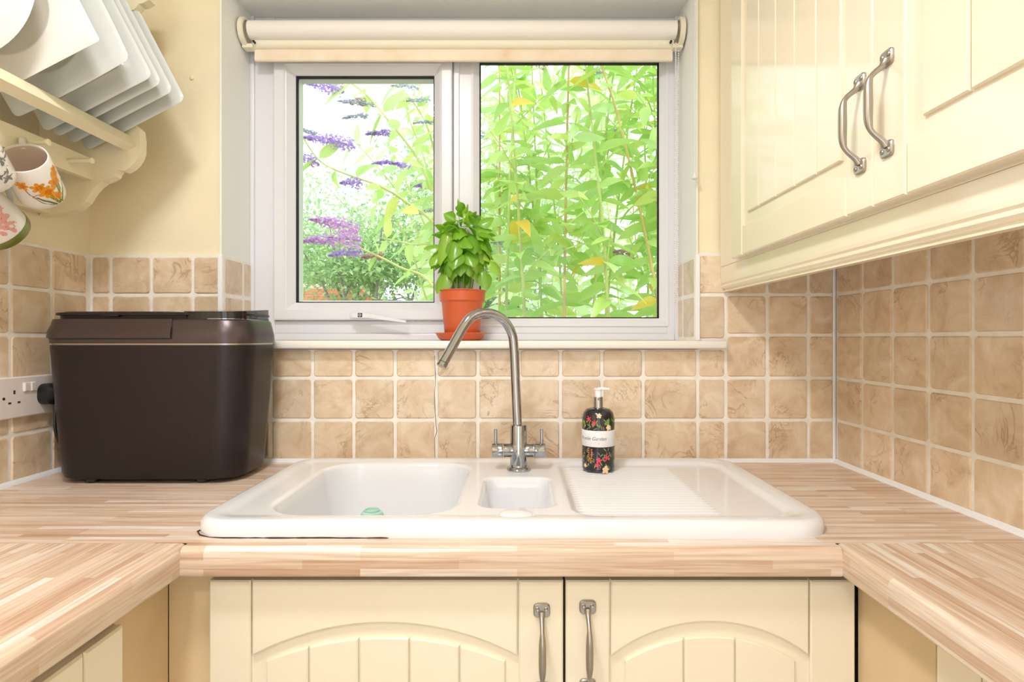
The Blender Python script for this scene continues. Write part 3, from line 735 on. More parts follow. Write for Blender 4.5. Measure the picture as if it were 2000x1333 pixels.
# ================================================================== BREAD MAKER
bcx, bcy = -.7885, -.131
bmk = thing('bread_maker', (bcx, bcy, WT), 'dark brown metal bread maker with glossy black lid on the worktop', 'bread maker')
def loft(secs, seg=10, bm=None, cx=bcx, cy=bcy):
    """secs: (z, half width, half depth, corner radius)"""
    b2 = bm or bmesh.new(); R = []
    for z, hw, hd, r in secs: R.append([b2.verts.new((cx + u, cy + v, z)) for u, v in rrect(-hw, hw, -hd, hd, r, seg)])
    n = len(R[0])
    for a, c in zip(R, R[1:]):
        for k in range(n): b2.faces.new((a[k], a[(k + 1) % n], c[(k + 1) % n], c[k]))
    b2.faces.new(R[0]); b2.faces.new(R[-1]); return b2
mk('body', loft([(.9085, .188, .080, .050), (.912, .195, .086, .054), (.922, .1985, .089, .056), (1.0, .205, .092, .058), (1.1, .2125, .0955, .059), (1.187, .2185, .098, .06), (1.1935, .2185, .098, .06)]), 'bread', bmk, smooth=True)
mk('seam', loft([(1.1935, .216, .0955, .058), (1.197, .216, .0955, .058)]), 'satin', bmk, smooth=True)
band = mk('top_band', loft([(1.197, .2197, .0992, .061), (1.2, .220, .0995, .061), (1.215, .2195, .099, .061), (1.244, .213, .094, .058), (1.2475, .2105, .0915, .057)]), 'breadband', bmk, smooth=True)
# flap of the lid handle: a proud shell round the left front of the band, with a dark groove around it
def flap(z0, z1, o0, o1, name, mat, xend, parent):
    b2 = bmesh.new(); R = []
    for z in [z0 + (z1 - z0) * k / 3 for k in range(4)]:
        t_ = sm(1.215, 1.2475, z); hw, hd, r = .2197 - t_ * .0075, .0992 - t_ * .0075, .061
        ring_ = [(u, v) for u, v in rrect(-hw - o1, hw + o1, -hd - o1, hd + o1, r, 10)]
        ring_ = ring_[22:33]                                      # left-front corner
        ring_ = [(-hw - o1, .03)] + ring_ + [(xend - bcx, -hd - o1)]
        R.append([b2.verts.new((bcx + u, bcy + v, z)) for u, v in ring_])
    for a, c in zip(R, R[1:]):
        for k in range(len(a) - 1): b2.faces.new((a[k], a[k + 1], c[k + 1], c[k]))
    bmesh.ops.recalc_face_normals(b2, faces=b2.faces)
    if sum((f.normal.dot(f.calc_center_median() - Vector((bcx, bcy, f.calc_center_median().z)))) for f in b2.faces) < 0: bmesh.ops.reverse_faces(b2, faces=b2.faces)
    ret = bmesh.ops.solidify(b2, geom=list(b2.faces), thickness=.003)
    return mk(name, b2, mat, parent, smooth=True)
xe = wx(333, 1.198)
flap(1.2055, 1.2478, 0, .0008, 'groove', 'blackplastic', xe + .0022, band)
flap(1.2082, 1.2482, 0, .0036, 'lid_flap', 'breadband', xe, band)
lid = mk('lid', loft([(1.2475, .203, .083, .05), (1.2565, .203, .083, .05), (1.2568, .2095, .0905, .055), (1.2610, .2095, .0905, .055), (1.2628, .207, .088, .053)]), 'bread', bmk, smooth=True)
mk('lid_glass', prism(rrect(bcx - .19, wx(336, 1.2), bcy - .082, bcy + .08, .04, 6), 1.2625, 1.2645, .0008, lambda u, v, ww: Vector((u, v, ww))), 'blackgloss', lid, smooth=True)
mk('lid_catch', box(wx(198, 1.2), wx(226, 1.2), bcy - .0925, bcy - .085, 1.2535, 1.2575, .001, 1), 'blackplastic', lid)
# control panel block on the right: chrome-sided wedge
b_ = bmesh.new(); o_ = rrect(wx(337, 1.2), bcx + .205, bcy - .0915, bcy + .089, .045, 8)
lo_ = [b_.verts.new((u, v, 1.2478)) for u, v in o_]; hi_ = [b_.verts.new((u, v, 1.2645 + .012 * (v - bcy + .09) / .18)) for u, v in o_]
n = len(o_)
for k in range(n): b_.faces.new((lo_[k], lo_[(k + 1) % n], hi_[(k + 1) % n], hi_[k]))
b_.faces.new(lo_); b_.faces.new(hi_)
mk('control_panel', b_, 'blackgloss', bmk, smooth=True)
b_ = bmesh.new(); pts_ = [(u, v) for u, v in o_ if u > bcx + .13 or v < bcy - .08]
mk('chrome_edge', prism(rrect(bcx + .10, bcx + .2058, bcy - .0922, bcy + .0898, .045, 8), 1.2478, 1.2495, 0, lambda u, v, ww: Vector((u, v, ww))), 'chrome', bmk, smooth=True)
for fx_, fy_ in ((-.12, -.065), (.115, -.065), (-.12, .06), (.115, .06)):
    mk('foot', cyl((bcx + fx_, bcy + fy_, WT), (bcx + fx_, bcy + fy_, .912), .013, 18, .002), 'blackplastic', bmk, smooth=True)
mk('rear_housing', box(bcx - .14, bcx + .185, bcy + .07, bcy + .103, .915, 1.04, .012, 3), 'blackplastic', bmk, smooth=True)

# ================================================================== SOCKET AND PLUG
sy0, sy1 = 1.309 - D - .146, 1.309 - D + .004; szb, szt = 1.0405, 1.1265
so = thing('double_socket', (XL, -.19, szb), 'white double power socket on the tiled wall behind the bread maker', 'socket')
fS = lambda u, v, ww: Vector((XL + ww, u, v))
pl = mk('face_plate', prism(rrect(sy0, sy1, szb, szt, .004, 3), 0, .011, .0025, fS), 'socket', so, smooth=True)
sc = sy0 + .0375                       # centre of the free outlet
for (du, dv, a_, c_) in ((0, .0115, .0022, .004), (-.011, -.0105, .0033, .002), (.011, -.0105, .0033, .002)):
    mk('pin_hole', box(XL + .0108, XL + .0114, sc + du - a_, sc + du + a_, szb + .043 + dv - c_, szb + .043 + dv + c_), 'dark', pl)
mk('plate_screw', cyl((XL + .0105, sy0 + .0125, szb + .043), (XL + .0118, sy0 + .0125, szb + .043), .003, 14), 'dark', pl)
for du in (-.010, .007):
    mk('rocker_switch', prism(rrect((sy0 + sy1) / 2 + du - .0062, (sy0 + sy1) / 2 + du + .0062, szt - .032, szt - .013, .001, 2), .0105, .0155, .0015, fS), 'socket', pl)
pg = thing('plug', (XL + .011, -.150, 1.07), 'black moulded plug in the double power socket', 'plug')
py_ = sy1 - .030
mk('plug_body', prism(rrect(py_ - .026, py_ + .026, szb + .021, szb + .067, .017, 5), .0112, .040, .008, fS), 'blackplastic', pg, smooth=True)
mk('flex', tube(catmull([(XL + .03, py_, szb + .022), (XL + .032, py_ + .002, .99), (XL + .035, py_ + .05, .925), (XL + .05, -.03, .906), (XL + .13, -.022, .906)], 6), .0036, 8), 'blackplastic', pg, smooth=True)

# ================================================================== PLATE RACK
ED = 1.285
def rp(px, py): return (wx(px, ED), wz(py, ED))
ey = ED - D
rk = thing('plate_rack', (XL - TT, -.5, 1.48), 'cream wooden wall plate rack with scrolled end and mug pegs', 'plate rack')
prof_px = [(75, 421.5), (97.5, 420.4), (123, 416.5), (144, 409.7), (156, 402), (165.8, 394), (172, 383), (179.4, 372.6), (188, 363), (199, 355), (212, 350), (223, 344), (225, 338), (230, 332), (236, 333), (241, 334), (252, 328), (262, 319), (269, 308), (273, 296.6), (273.5, 272), (271, 252), (263, 244), (254, 242)]
out = [rp(*p_) for p_ in prof_px]
up = [(-.93, 1.70), (-.955, 1.78), (-.955, 1.90), (-.90, 1.935), (-.855, 1.942), (-.845, 1.955), (-.835, 1.957), (-.822, 1.965), (-.818, 1.985), (-.825, 2.02), (XL - TT + .0005, 2.05), (XL - TT + .0005, out[0][1])]
outline = out + up
for yy in (ey, -.905):
    mk('end_panel', prism(outline, 0, .024, .001, lambda u, v, ww, yy=yy: Vector((u, yy + ww, v))), 'rack', rk)
y_end, y_near = ey + .0005, -.882
fB = lambda u, v, ww: Vector((u, ww, v))
Aq, Bq, Cq = (-.8648, 1.6605), (-.8505, 1.6365), (-.8714, 1.6256); Dq = (Aq[0] + Cq[0] - Bq[0], Aq[1] + Cq[1] - Bq[1])
mk('front_bar', prism(offset_poly([Aq, Bq, Cq, Dq], .0), y_near, y_end, .0, fB), 'rack', rk)
mk('peg_rail', prism([(-.963, 1.561), (-.9475, 1.561), (-.9475, 1.6085), (-.963, 1.6085)], y_near, y_end, 0, fB), 'rack', rk)
mk('rest_rail', prism([(-1.0, 1.59), (-.975, 1.59), (-.975, 1.604), (-1.0, 1.604)], y_near, y_end, 0, fB), 'fillerwood', rk)
mk('bottom_rail', prism([(XL - TT + .001, 1.487), (-1.044, 1.487), (-1.044, 1.540), (XL - TT + .001, 1.540)], y_near, y_end, 0, fB), 'rack', rk)
mk('upper_shelf', prism([(XL - TT + .001, 2.0), (-.84, 2.0), (-.84, 2.018), (XL - TT + .001, 2.018)], y_near, y_end, 0, fB), 'rack', rk)
peg_y = [1.216 - D - .1135 * k for k in range(6)]
for yy in peg_y:
    mk('peg', lathe([(.0056, 0), (.0054, .028), (.0048, .030), (.0048, .046), (.0066, .0475), (.0066, .051), (.004, .053), (0, .053)], (-.948, yy, 1.5825), (1, 0, .02), 14), 'rack', rk, smooth=True)
for yy in (-.36, -.475, -.59): mk('peg', lathe([(.0056, 0), (.0054, .04), (.0066, .041), (.0066, .046), (0, .047)], (-1.045, yy, 1.512), (1, 0, .1), 14), 'rack', rk, smooth=True)

# plates: leaning back between the front bar and the peg rail
e1 = Vector((.887, 0, .462)); e2 = Vector((-.462, 0, .887)); ny_ = Vector((0, -1, 0))
def plate_mesh(shape, well=False):
    """outline in (u,v); rim curls towards the camera side, flat well and foot ring"""
    b2 = bmesh.new(); n_ = len(shape); cu = sum(p_[0] for p_ in shape) / n_; cv = sum(p_[1] for p_ in shape) / n_
    def rg(k, ww):
        o3 = []
        for u, v in shape:
            du, dv = u - cu, v - cv
            if well and k < .9:
                ln = math.hypot(du, dv); f = .118 / ln; du, dv = du * f, dv * f
            o3.append(b2.verts.new((cu + du * k, cv + dv * k, ww * (.4 if well else .55))))
        return o3
    R = [rg(.0001, .0), rg(.60, .0), rg(.66, .002), rg(.80, .010), rg(.94, .0145), rg(.992, .0165), rg(1.0, .0155), rg(.992, .0135), rg(.94, .0105), rg(.80, .006), rg(.67, -.003), rg(.66, -.0065), rg(.63, -.0065), rg(.62, -.0035), rg(.0001, -.0035)]
    for a, c in zip(R, R[1:]):
        for k in range(n_): b2.faces.new((a[k], a[(k + 1) % n_], c[(k + 1) % n_], c[k]))
    bmesh.ops.remove_doubles(b2, verts=b2.verts, dist=1e-5); bmesh.ops.recalc_face_normals(b2, faces=b2.faces)
    for f in b2.faces: f.smooth = True
    return b2
def bulge(pts, amount, wd, ht):
    o2 = []
    for u, v in pts:
        a = (u / wd * 2 - 1); c = (v / ht * 2 - 1)
        o2.append((wd / 2 * (1 + a * (1 + amount * (1 - c * c))), ht / 2 * (1 + c * (1 + amount * (1 - a * a)))))
    return o2
def dens(pts, m_=3):
    o2 = []
    for i in range(len(pts)):
        a, c = Vector(pts[i]), Vector(pts[(i + 1) % len(pts)]); k_ = m_ * 3 if (c - a).length > .03 else 1
        for k in range(k_): o2.append(tuple(a + (c - a) * k / k_))
    return o2
def plate(name, shape, org, yy, mat, label, group, flip=-1, well=False):
    b2 = plate_mesh(shape, well)
    for v in b2.verts:
        u, vv_, ww = v.co; v.co = Vector((org[0], yy, org[1])) + e1 * u + e2 * vv_ + ny_ * ww * flip
    o = mk(name, b2, mat, None, recalc=True, smooth=True, auto=80)
    return tag(o, label, 'plate', group)
org = (-.949, 1.6215)
sq = dens(rrect(0, .245, 0, .228, .014, 4))
for k, (dist, lab) in enumerate(((1.262, 'pale grey square plate in the rack, next to the scrolled end panel'), (1.217, 'pale grey square plate in the rack, second from the scrolled end panel'), (1.178, 'pale grey square plate in the rack, third from the scrolled end panel'), (1.148, 'pale grey square plate in the rack, fourth from the scrolled end panel'))):
    plate('square_plate', sq, org, dist - D, 'plate', lab, 'square plates in the rack')
plate('square_plate', bulge(dens(rrect(0, .243, 0, .228, .012, 4), 4), .035, .243, .228), (org[0] + .001, org[1] + .003), 1.082 - D, 'plate', 'grey white plate with bowed edges, fifth from the rack scrolled end', 'square plates in the rack', well=True)
plate('square_plate', dens(rrect(0, .238, 0, .228, .005, 3)), (org[0], org[1] + .004), 1.012 - D, 'plate2', 'white square plate with sharp corners, sixth from the rack scrolled end', 'square plates in the rack', well=True)
circ = [(.125 + .125 * math.cos(6.28318 * k / 64), .125 + .125 * math.sin(6.28318 * k / 64)) for k in range(64)]
cc = Vector((-.922, 0, 1.795)); oo = cc - e1 * .125 - e2 * .125
plate('round_plate', circ, (oo.x, oo.z), .945 - D, 'plate2', 'round white plate standing in the rack before the square plates', None)

# mugs
def wrap(shape_list, r, O, ax, xa, ya, off=.0004):
    """flat print: polygons in (arc length, height) laid on a cylinder"""
    b2 = bmesh.new()
    for pts in shape_list:
        def pos(s, h):
            a = s / r; return O + ax * h + (xa * math.cos(a) + ya * math.sin(a)) * (r + off)
        c = (sum(p_[0] for p_ in pts) / len(pts), sum(p_[1] for p_ in pts) / len(pts))
        cv = b2.verts.new(pos(*c)); vs = [b2.verts.new(pos(*p_)) for p_ in pts]
        for k in range(len(vs)): b2.faces.new((cv, vs[k], vs[(k + 1) % len(vs)]))
    return b2
def petal(x, y, a, L_, w_, n_=10):
    o2 = []
    for k in range(n_):
        t_ = 6.28318 * k / n_; u = L_ / 2 + L_ / 2 * math.cos(t_); v = w_ / 2 * math.sin(t_) * (1.0 + .3 * math.cos(t_))
        o2.append((x + u * math.cos(a) - v * math.sin(a), y + u * math.sin(a) + v * math.cos(a)))
    return o2
def flower(x, y, n_, L_, w_, a0=0., sp=6.28318): return [petal(x, y, a0 + sp * k / n_, L_ * uni(.85, 1.1), w_) for k in range(n_)]
def stroke(pts, w_):
    o2 = []; bk = []
    for i, p_ in enumerate(pts):
        a, c = Vector(pts[max(i - 1, 0)]), Vector(pts[min(i + 1, len(pts) - 1)]); t_ = (c - a).normalized(); n_ = Vector((-t_.y, t_.x)) * w_ / 2
        o2.append(tuple(Vector(p_) + n_)); bk.append(tuple(Vector(p_) - n_))
    res = []
    for i in range(len(pts) - 1): res.append([o2[i], o2[i + 1], bk[i + 1], bk[i]])
    return res
def mug(base_c, axis, hgt, r, label, prints, up_hint, parts_extra=None, hand=(-.5, .25)):
    """axis points from the foot to the mouth; handle on the up_hint side"""
    ax = Vector(axis).normalized(); O = Vector(base_c)
    t = tag(empty('mug', O), label, 'mug', 'mugs hanging on the plate rack')
    prof = [(0, .003), (r * .78, .003), (r * .80, 0), (r * .93, .001), (r * .985, .006), (r, .014), (r, hgt - .002), (r - .001, hgt), (r - .0028, hgt), (r - .0038, hgt - .003)]
    mk('mug_body', lathe(prof, O, ax, 48), 'mug', t, smooth=True)
    mk('mug_inside', lathe([(r - .0038, hgt - .003), (r - .004, .014), (r * .75, .008), (0, .0075)], O, ax, 48), 'mugin', t, smooth=True)
    upn = (Vector(up_hint) - ax * Vector(up_hint).dot(ax)).normalized(); side = ax.cross(upn)
    hp = [(r - .003, hgt * .86), (r + .012, hgt * .92), (r + .026, hgt * .86), (r + .032, hgt * .62), (r + .026, hgt * .36), (r + .012, hgt * .22), (r - .003, hgt * .22)]
    mk('mug_handle', tube(catmull([O + upn * u + ax * h for u, h in hp], 5), .0055, 12), 'mug', t, smooth=True)
    for name, mat, shapes, a0 in prints:
        xa = (upn * math.cos(a0) + side * math.sin(a0)); ya = ax.cross(xa)
        tag(mk(name, wrap(shapes, r, O, ax, xa, ya), mat, t, recalc=False), kind='stuff')
    return t
axm = Vector((.25, -.8, .55)).normalized()
dx = -.915
mc = Vector((-.9067, 1.055 - D, 1.5394)) - axm * .094
r0 = .040; rs = random.getstate(); random.seed(5)
# heights run from the foot to the mouth
blooms, deep, stems, twigs = [], [], [], []
for x, y, s in ((-.012, .052, .010), (.012, .050, .012), (.018, .060, .009), (-.004, .040, .012), (.020, .066, .009), (.006, .026, .010), (-.030, .058, .009)):
    blooms += flower(x, y, 6, s, s * .55, uni(0, 1)); deep += flower(x + .001, y, 5, s * .5, s * .4)
for x, y in ((-.012, .05), (.012, .05), (-.004, .04), (.006, .026), (.018, .06)):
    stems += stroke([(x, y), (x * .6 + .004, y * .55), (.004, .012)], .0022)
stems += stroke([(.030, .040), (.018, .026), (.008, .012)], .003) + stroke([(-.02, .034), (-.008, .022), (0, .012)], .003)
twigs += stroke([(-.03, .056), (-.026, .04), (-.014, .026), (-.002, .014)], .0012) + stroke([(-.016, .04), (-.024, .036), (-.016, .022), (-.004, .013)], .0012)
cam_side = math.radians(-146)
big = lambda L_: [[(x * 1.3, .042 + (y - .042) * 1.2) for x, y in p_] for p_ in L_]
blooms, deep, stems, twigs = big(blooms), big(deep), big(stems), big(twigs)
mug(mc, axm, .094, r0, 'white mug with orange daffodils hanging from the rack peg', [('daffodil_print', 'orange', blooms, cam_side), ('daffodil_cups', 'orange2', deep, cam_side), ('stem_print', 'stemgreen', stems, cam_side), ('twig_print', 'stembrown', twigs, cam_side)], (-.45, .5, .74))
gp, rd_ = [], []
for k in range(26):
    x, y = uni(-.02, .022), uni(.02, .07); gp += [petal(x, y, uni(0, 6.28), uni(.008, .018), uni(.002, .006))]
for k in range(14): rd_ += [petal(uni(-.018, .022), uni(.02, .068), 0, .0022, .0022, 6)]
mug(mc + Vector((0, -.1135, 0)), axm, .094, r0, 'white mug with grey sketched print hanging beside the daffodil mug', [('sketch_print', 'greyprint', gp, cam_side + .2), ('dot_print', 'mauve', rd_, cam_side + .2)], (-.45, .5, .74))
pk, rd_ = [], []
for k in range(20): pk += [petal(uni(-.02, .02), uni(.035, .07), uni(0, 6.28), uni(.010, .018), uni(.004, .010))]
for k in range(16): rd_ += [petal(uni(-.02, .02), uni(.03, .07), 0, .002, .002, 6)]
rm = .047; m3 = mug(Vector((-.992, 1.118 - D, 1.413)), Vector((0, -.86, .5)), .10, rm, 'white mug with pink print and olive green band below the other mugs', [('pink_print', 'pinkprint', pk, math.radians(-116)), ('dot_print', 'redprint', rd_, math.radians(-116))], (0, .5, .86))
mk('green_band', lathe([(rm * .80, -.0006), (rm * .935, .0002), (rm * .992, .0055), (rm + .0005, .014), (rm + .0005, .018)], Vector((-.992, 1.118 - D, 1.413)), Vector((0, -.86, .5)), 48), 'olive', m3, smooth=True)
random.setstate(rs)

# ================================================================== SOAP BOTTLE
sbx, sby = wx(1168.5, 1.272), -.158; sz_ = ST - .0085
sb_ = thing('soap_bottle', (sbx, sby, sz_), 'dark floral pump soap bottle with white label on the sink drainer', 'bottle')
k = 1.272 / F
def bh(py): return (918 - py) * k
body = mk('bottle_body', lathe([(0, .001), (.032, .001), (.0352, .004), (.0358, .010), (.0358, bh(826)), (.0352, bh(815)), (.0325, bh(805)), (.026, bh(798.5)), (.017, bh(796.5)), (.0115, bh(796))], (sbx, sby, sz_), (0, 0, 1), 48), 'bottle', sb_, smooth=True)
mk('label_band', lathe([(.0361, bh(868)), (.0364, bh(867.5)), (.0364, bh(837.5)), (.0361, bh(837))], (sbx, sby, sz_), (0, 0, 1), 48), 'label', sb_, smooth=True)
mk('collar', lathe([(0, bh(797)), (.0105, bh(797)), (.0105, bh(776)), (.0098, bh(775)), (0, bh(775))], (sbx, sby, sz_), (0, 0, 1), 28), 'chrome', sb_, smooth=True)
ph = mk('pump_head', lathe([(0, bh(775)), (.0072, bh(775)), (.0072, bh(762)), (.0092, bh(761)), (.0095, bh(758.5)), (.008, bh(758)), (0, bh(758))], (sbx, sby, sz_), (0, 0, 1), 28), 'pump', sb_, smooth=True)
hx = sz_ + bh(760)
mk('nozzle', tube([(sbx, sby, hx), (sbx + .012, sby - .002, hx + .0006), (sbx + .024, sby - .004, hx)], [.0042, .0036, .0022], 10), 'pump', ph, smooth=True)
O = Vector((sbx, sby, sz_)); toward = Vector((-sbx, -D - sby, 0)).normalized(); ya = Vector((0, 0, 1)).cross(toward)
sp = lambda px: (px - 1168.5) * k * 1.05
hy = lambda py: bh(py)
random.seed(3)
def bottle_print(name, mat, shapes, off=.0003): tag(mk(name, wrap(shapes, .0358, O, Vector((0, 0, 1)), toward, ya, off), mat, body, recalc=False), kind='stuff')
lv, mv, pe, hp_, og = [], [], [], [], []
for k_ in range(34):
    for (a_, c_) in ((.004, hy(870)), (hy(836), hy(817))): lv.append(petal(uni(-.05, .05), uni(a_, c_ - .004), uni(.6, 2.6), uni(.007, .012), uni(.0016, .003)))
for k_ in range(16):
    for (a_, c_) in ((.004, hy(872)), (hy(835), hy(817))): mv.append(petal(uni(-.05, .05), uni(a_, c_ - .004), uni(0, 6), uni(.006, .010), uni(.002, .004)))
lv = [[(x, min(max(y, .002), hy(870)) if y < hy(852) else max(y, hy(836.5))) for x, y in s] for s in lv]
mv = [[(x, min(max(y, .002), hy(870)) if y < hy(852) else max(y, hy(836.5))) for x, y in s] for s in mv]
lv += [petal(sp(1190), hy(828), 2.0, .016, .005), petal(sp(1190), hy(828), 2.6, .015, .003), petal(sp(1188), hy(826), 1.5, .015, .004)]
for x, y, s in ((1170, 808, .006), (1188, 831, .007), (1182, 911, .009), (1142, 905, .005)): pe += flower(sp(x), hy(y), 5, s, s * .7, uni(0, 1))
for x, y, s in ((1150.5, 815, .0065), (1161, 822, .006), (1170, 893, .0075), (1184, 888, .0075), (1167, 902, .0065)): hp_ += flower(sp(x), hy(y), 5, s, s * .42, uni(0, 1))
for k_ in range(14): og.append(petal(sp(1153 + 3.2 * (k_ % 2) * (1 if k_ < 10 else .4) - 1), hy(873 + k_ * 2.0), .9 if k_ % 2 else 2.2, .0042, .0022))
bottle_print('mauve_print', 'mauve', mv, .0003); bottle_print('leaf_print', 'leafprint', lv, .00045)
bottle_print('peach_flower_print', 'peach', pe, .0006); bottle_print('pink_flower_print', 'hotpink', hp_, .00075); bottle_print('orange_flower_print', 'printorange', og, .0009)
# lettering on the label
def text_mesh(body_, size, s0, h0, mat, name, shear=0., parent=None, r=.0364):
    cu = bpy.data.curves.new('t', 'FONT'); cu.body = body_; cu.size = size; cu.shear = shear; cu.resolution_u = 3
    to = bpy.data.objects.new('t', cu); COL.objects.link(to); dg = bpy.context.evaluated_depsgraph_get()
    me = bpy.data.meshes.new_from_object(to.evaluated_get(dg)); bpy.data.objects.remove(to)
    b2 = bmesh.new(); b2.from_mesh(me); bpy.data.meshes.remove(me)
    for v in b2.verts:
        a = (s0 + v.co.x) / r; h = h0 + v.co.y; v.co = O + Vector((0, 0, h)) + (toward * math.cos(a) + ya * math.sin(a)) * (r + .0003)
    return mk(name, b2, mat, parent, recalc=False)
text_mesh('Royale Garden', .0105, -.046, hy(855), 'ink', 'label_lettering', .35, sb_)
b_ = wrap(stroke([(-.032, hy(861)), (.002, hy(861))], .0007), .0364, O, Vector((0, 0, 1)), toward, ya)
mk('label_rule', b_, 'ink', sb_, recalc=False)
random.seed(21)

# ================================================================== POTTED BASIL
pd = 1.505; px0 = wx(903, pd); py0 = pd - D
sc_ = tag(mk('pot_saucer', lathe([(0, 0), (.050, 0), (.058, .006), (.064, .017), (.067, .019), (.065, .0205), (.061, .018), (.055, .007), (.048, .003), (0, .003)], (wx(899.5, pd), py0, OZ0 + .0003), (0, 0, 1), 48), 'terra', smooth=True), 'terracotta coloured plastic saucer under the basil pot', 'saucer')
pot = thing('potted_basil', (px0, py0, OZ0 + .004), 'bushy green basil plant in a terracotta coloured plastic pot on the window sill', 'potted plant')
pz = OZ0 + .0035; ph_ = wz(568, pd) - pz
mk('pot', lathe([(0, 0), (.043, 0), (.045, .003), (.0535, ph_ * .74), (.0545, ph_ * .76), (.0585, ph_ * .78), (.0605, ph_ * .97), (.0632, ph_ * .985), (.0632, ph_), (.059, ph_), (.057, ph_ * .9), (.055, ph_ * .88), (0, ph_ * .88)], (px0, py0, pz), (0, 0, 1), 48), 'terra', pot, smooth=True)
mk('soil', lathe([(.0555, 0), (.04, .003), (0, .004)], (px0, py0, pz + ph_ * .885), (0, 0, 1), 24), 'soil', pot, smooth=True)
def leaf_mesh(name, mat, wd=.42, fold=.12, droop=.25, curl=.0, tip=1.0, nl=6, cup=0.):
    """blade of unit length along +Y, face up +Z"""
    b2 = bmesh.new(); R = []
    for i in range(nl + 1):
        t_ = i / nl; half = wd * .5 * (math.sin(math.pi * (t_ ** .75)) ** .85 if 0 < t_ < 1 else 0) * (1 - .25 * t_ * tip)
        y = t_; zc = -droop * t_ * t_
        if i in (0, nl): R.append([b2.verts.new((0, y, zc))])
        else: R.append([b2.verts.new((sx * half, y + .015 * math.sin(9 * t_ + sx), zc + fold * abs(sx) * half - cup * (sx * half) ** 2 / max(wd, .01) + curl * sx * sx * .02)) for sx in (-1, -.5, 0, .5, 1)])
    for a, c in zip(R, R[1:]):
        if len(a) == 1:
            for k in range(4): b2.faces.new((a[0], c[k + 1], c[k]))
        elif len(c) == 1:
            for k in range(4): b2.faces.new((a[k], a[k + 1], c[0]))
        else:
            for k in range(4): b2.faces.new((a[k], a[k + 1], c[k + 1], c[k]))
    for f in b2.faces: f.smooth = True
    me = bpy.data.meshes.new(name); b2.to_mesh(me); b2.free(); me.materials.append(M[mat]); return me
def basis(p, d, upv, L_, wscale=1.):
    d = d.normalized(); x = d.cross(upv)
    x = x.normalized() if x.length > 1e-4 else frame_of(d)[0]
    z = x.cross(d); m_ = Matrix(((x.x * L_ * wscale, d.x * L_, z.x * L_, p.x), (x.y * L_ * wscale, d.y * L_, z.y * L_, p.y), (x.z * L_ * wscale, d.z * L_, z.z * L_, p.z), (0, 0, 0, 1)))
    return m_
def put_leaf(me, mw, parent, name='leaf'):
    o = bpy.data.objects.new(name, me); COL.objects.link(o); o.parent = parent; o.matrix_parent_inverse = W[parent.name].inverted(); o.matrix_basis = mw
    return o
def bake_leaves(name, items, parent, mat):
    vs, fs = [], []
    for me, mw in items:
        n0 = len(vs); vs += [tuple(mw @ v.co) for v in me.vertices]; fs += [tuple(n0 + i for i in p_.vertices) for p_ in me.polygons]
    me2 = bpy.data.meshes.new(name); me2.from_pydata(vs, [], fs); me2.materials.append(M[mat])
    for p_ in me2.polygons: p_.use_smooth = True
    o = bpy.data.objects.new(name, me2); COL.objects.link(o); o.parent = parent; o.matrix_parent_inverse = W[parent.name].inverted()
    return tag(o, kind='stuff')
bl_m = [leaf_mesh('basil_leaf', 'basil', .86, -.05, dr, 0, .3, 6, cu_) for dr, cu_ in ((.25, 1.0), (.4, 1.5), (.55, 1.3), (.15, 1.8))]
cz_ = wz(487, pd); topz = wz(425, pd)
stem_tops = []
for k in range(9):
    a = 6.28318 * k / 9; b0 = Vector((px0 + .02 * math.cos(a), py0 + .02 * math.sin(a), pz + ph_ * .88)); b1 = Vector((px0 + .045 * math.cos(a) + .004, py0 + .04 * math.sin(a), uni(cz_ + .01, topz)))
    mid = (b0 + b1) / 2 + Vector((0, 0, -.005)); pts_ = catmull([b0, mid, b1], 5)
    mk('stem', tube(pts_, [.0021 - .001 * i / (len(pts_) - 1) for i in range(len(pts_))], 6), 'basil', pot, smooth=True); stem_tops.append(b1)
cnt = 0
for ringk, (zz, rr_, n_, dn, L0) in enumerate(((-.060, .052, 13, -1.05, .042), (-.042, .070, 17, -.95, .044), (-.022, .078, 19, -.85, .046), (.0, .078, 19, -.65, .046), (.022, .068, 17, -.45, .046), (.042, .050, 13, -.2, .044), (.058, .030, 9, .15, .04), (.068, .012, 5, .6, .036), (-.03, .045, 12, -.9, .045), (.01, .045, 12, -.5, .045))):
    for i in range(n_):
        a = 6.28318 * (i + .5 * (ringk % 2) + uni(-.25, .25)) / n_; ca, sa = math.cos(a), math.sin(a)
        r_ = rr_ * uni(.78, 1.08); p_ = Vector((px0 + .003 + ca * r_ * .80, py0 + sa * r_ * .78, cz_ + zz + uni(-.008, .008) + .016))
        d_ = Vector((ca * .55 - sa * uni(-.3, .3), sa * .55 + ca * uni(-.3, .3), dn + uni(-.25, .25))); upv = Vector((ca, sa, .55)) + Vector((uni(-.3, .3), uni(-.3, .3), 0))
        put_leaf(random.choice(bl_m), basis(p_, d_, upv, L0 * uni(.8, 1.25)), pot); cnt += 1
for px_, py_2, ang, L_ in ((946, 431, (.9, -.1, .55), .045), (915, 428, (-.5, -.1, .8), .036), (940, 447, (.8, -.3, -.1), .045), (845, 480, (-1, -.2, .0), .042), (862, 548, (-.55, -.3, -.9), .062), (968, 520, (.75, -.2, -.8), .044), (948, 545, (.3, -.3, -1), .05), (880, 440, (-.7, -.5, -.3), .052), (850, 500, (-.6, -.5, -.8), .052)):
    b_p = P(px_, py_2, pd - .03) - Vector(ang).normalized() * L_ * .45
    put_leaf(bl_m[0], basis(b_p, Vector(ang), Vector((ang[0] * .3, -.8, .7)), L_), pot)

# ================================================================== GARDEN
struct(mk('ground', box(-14, 14, .35, 26, -.35, -.25), 'ground'), 'garden ground beyond the window')
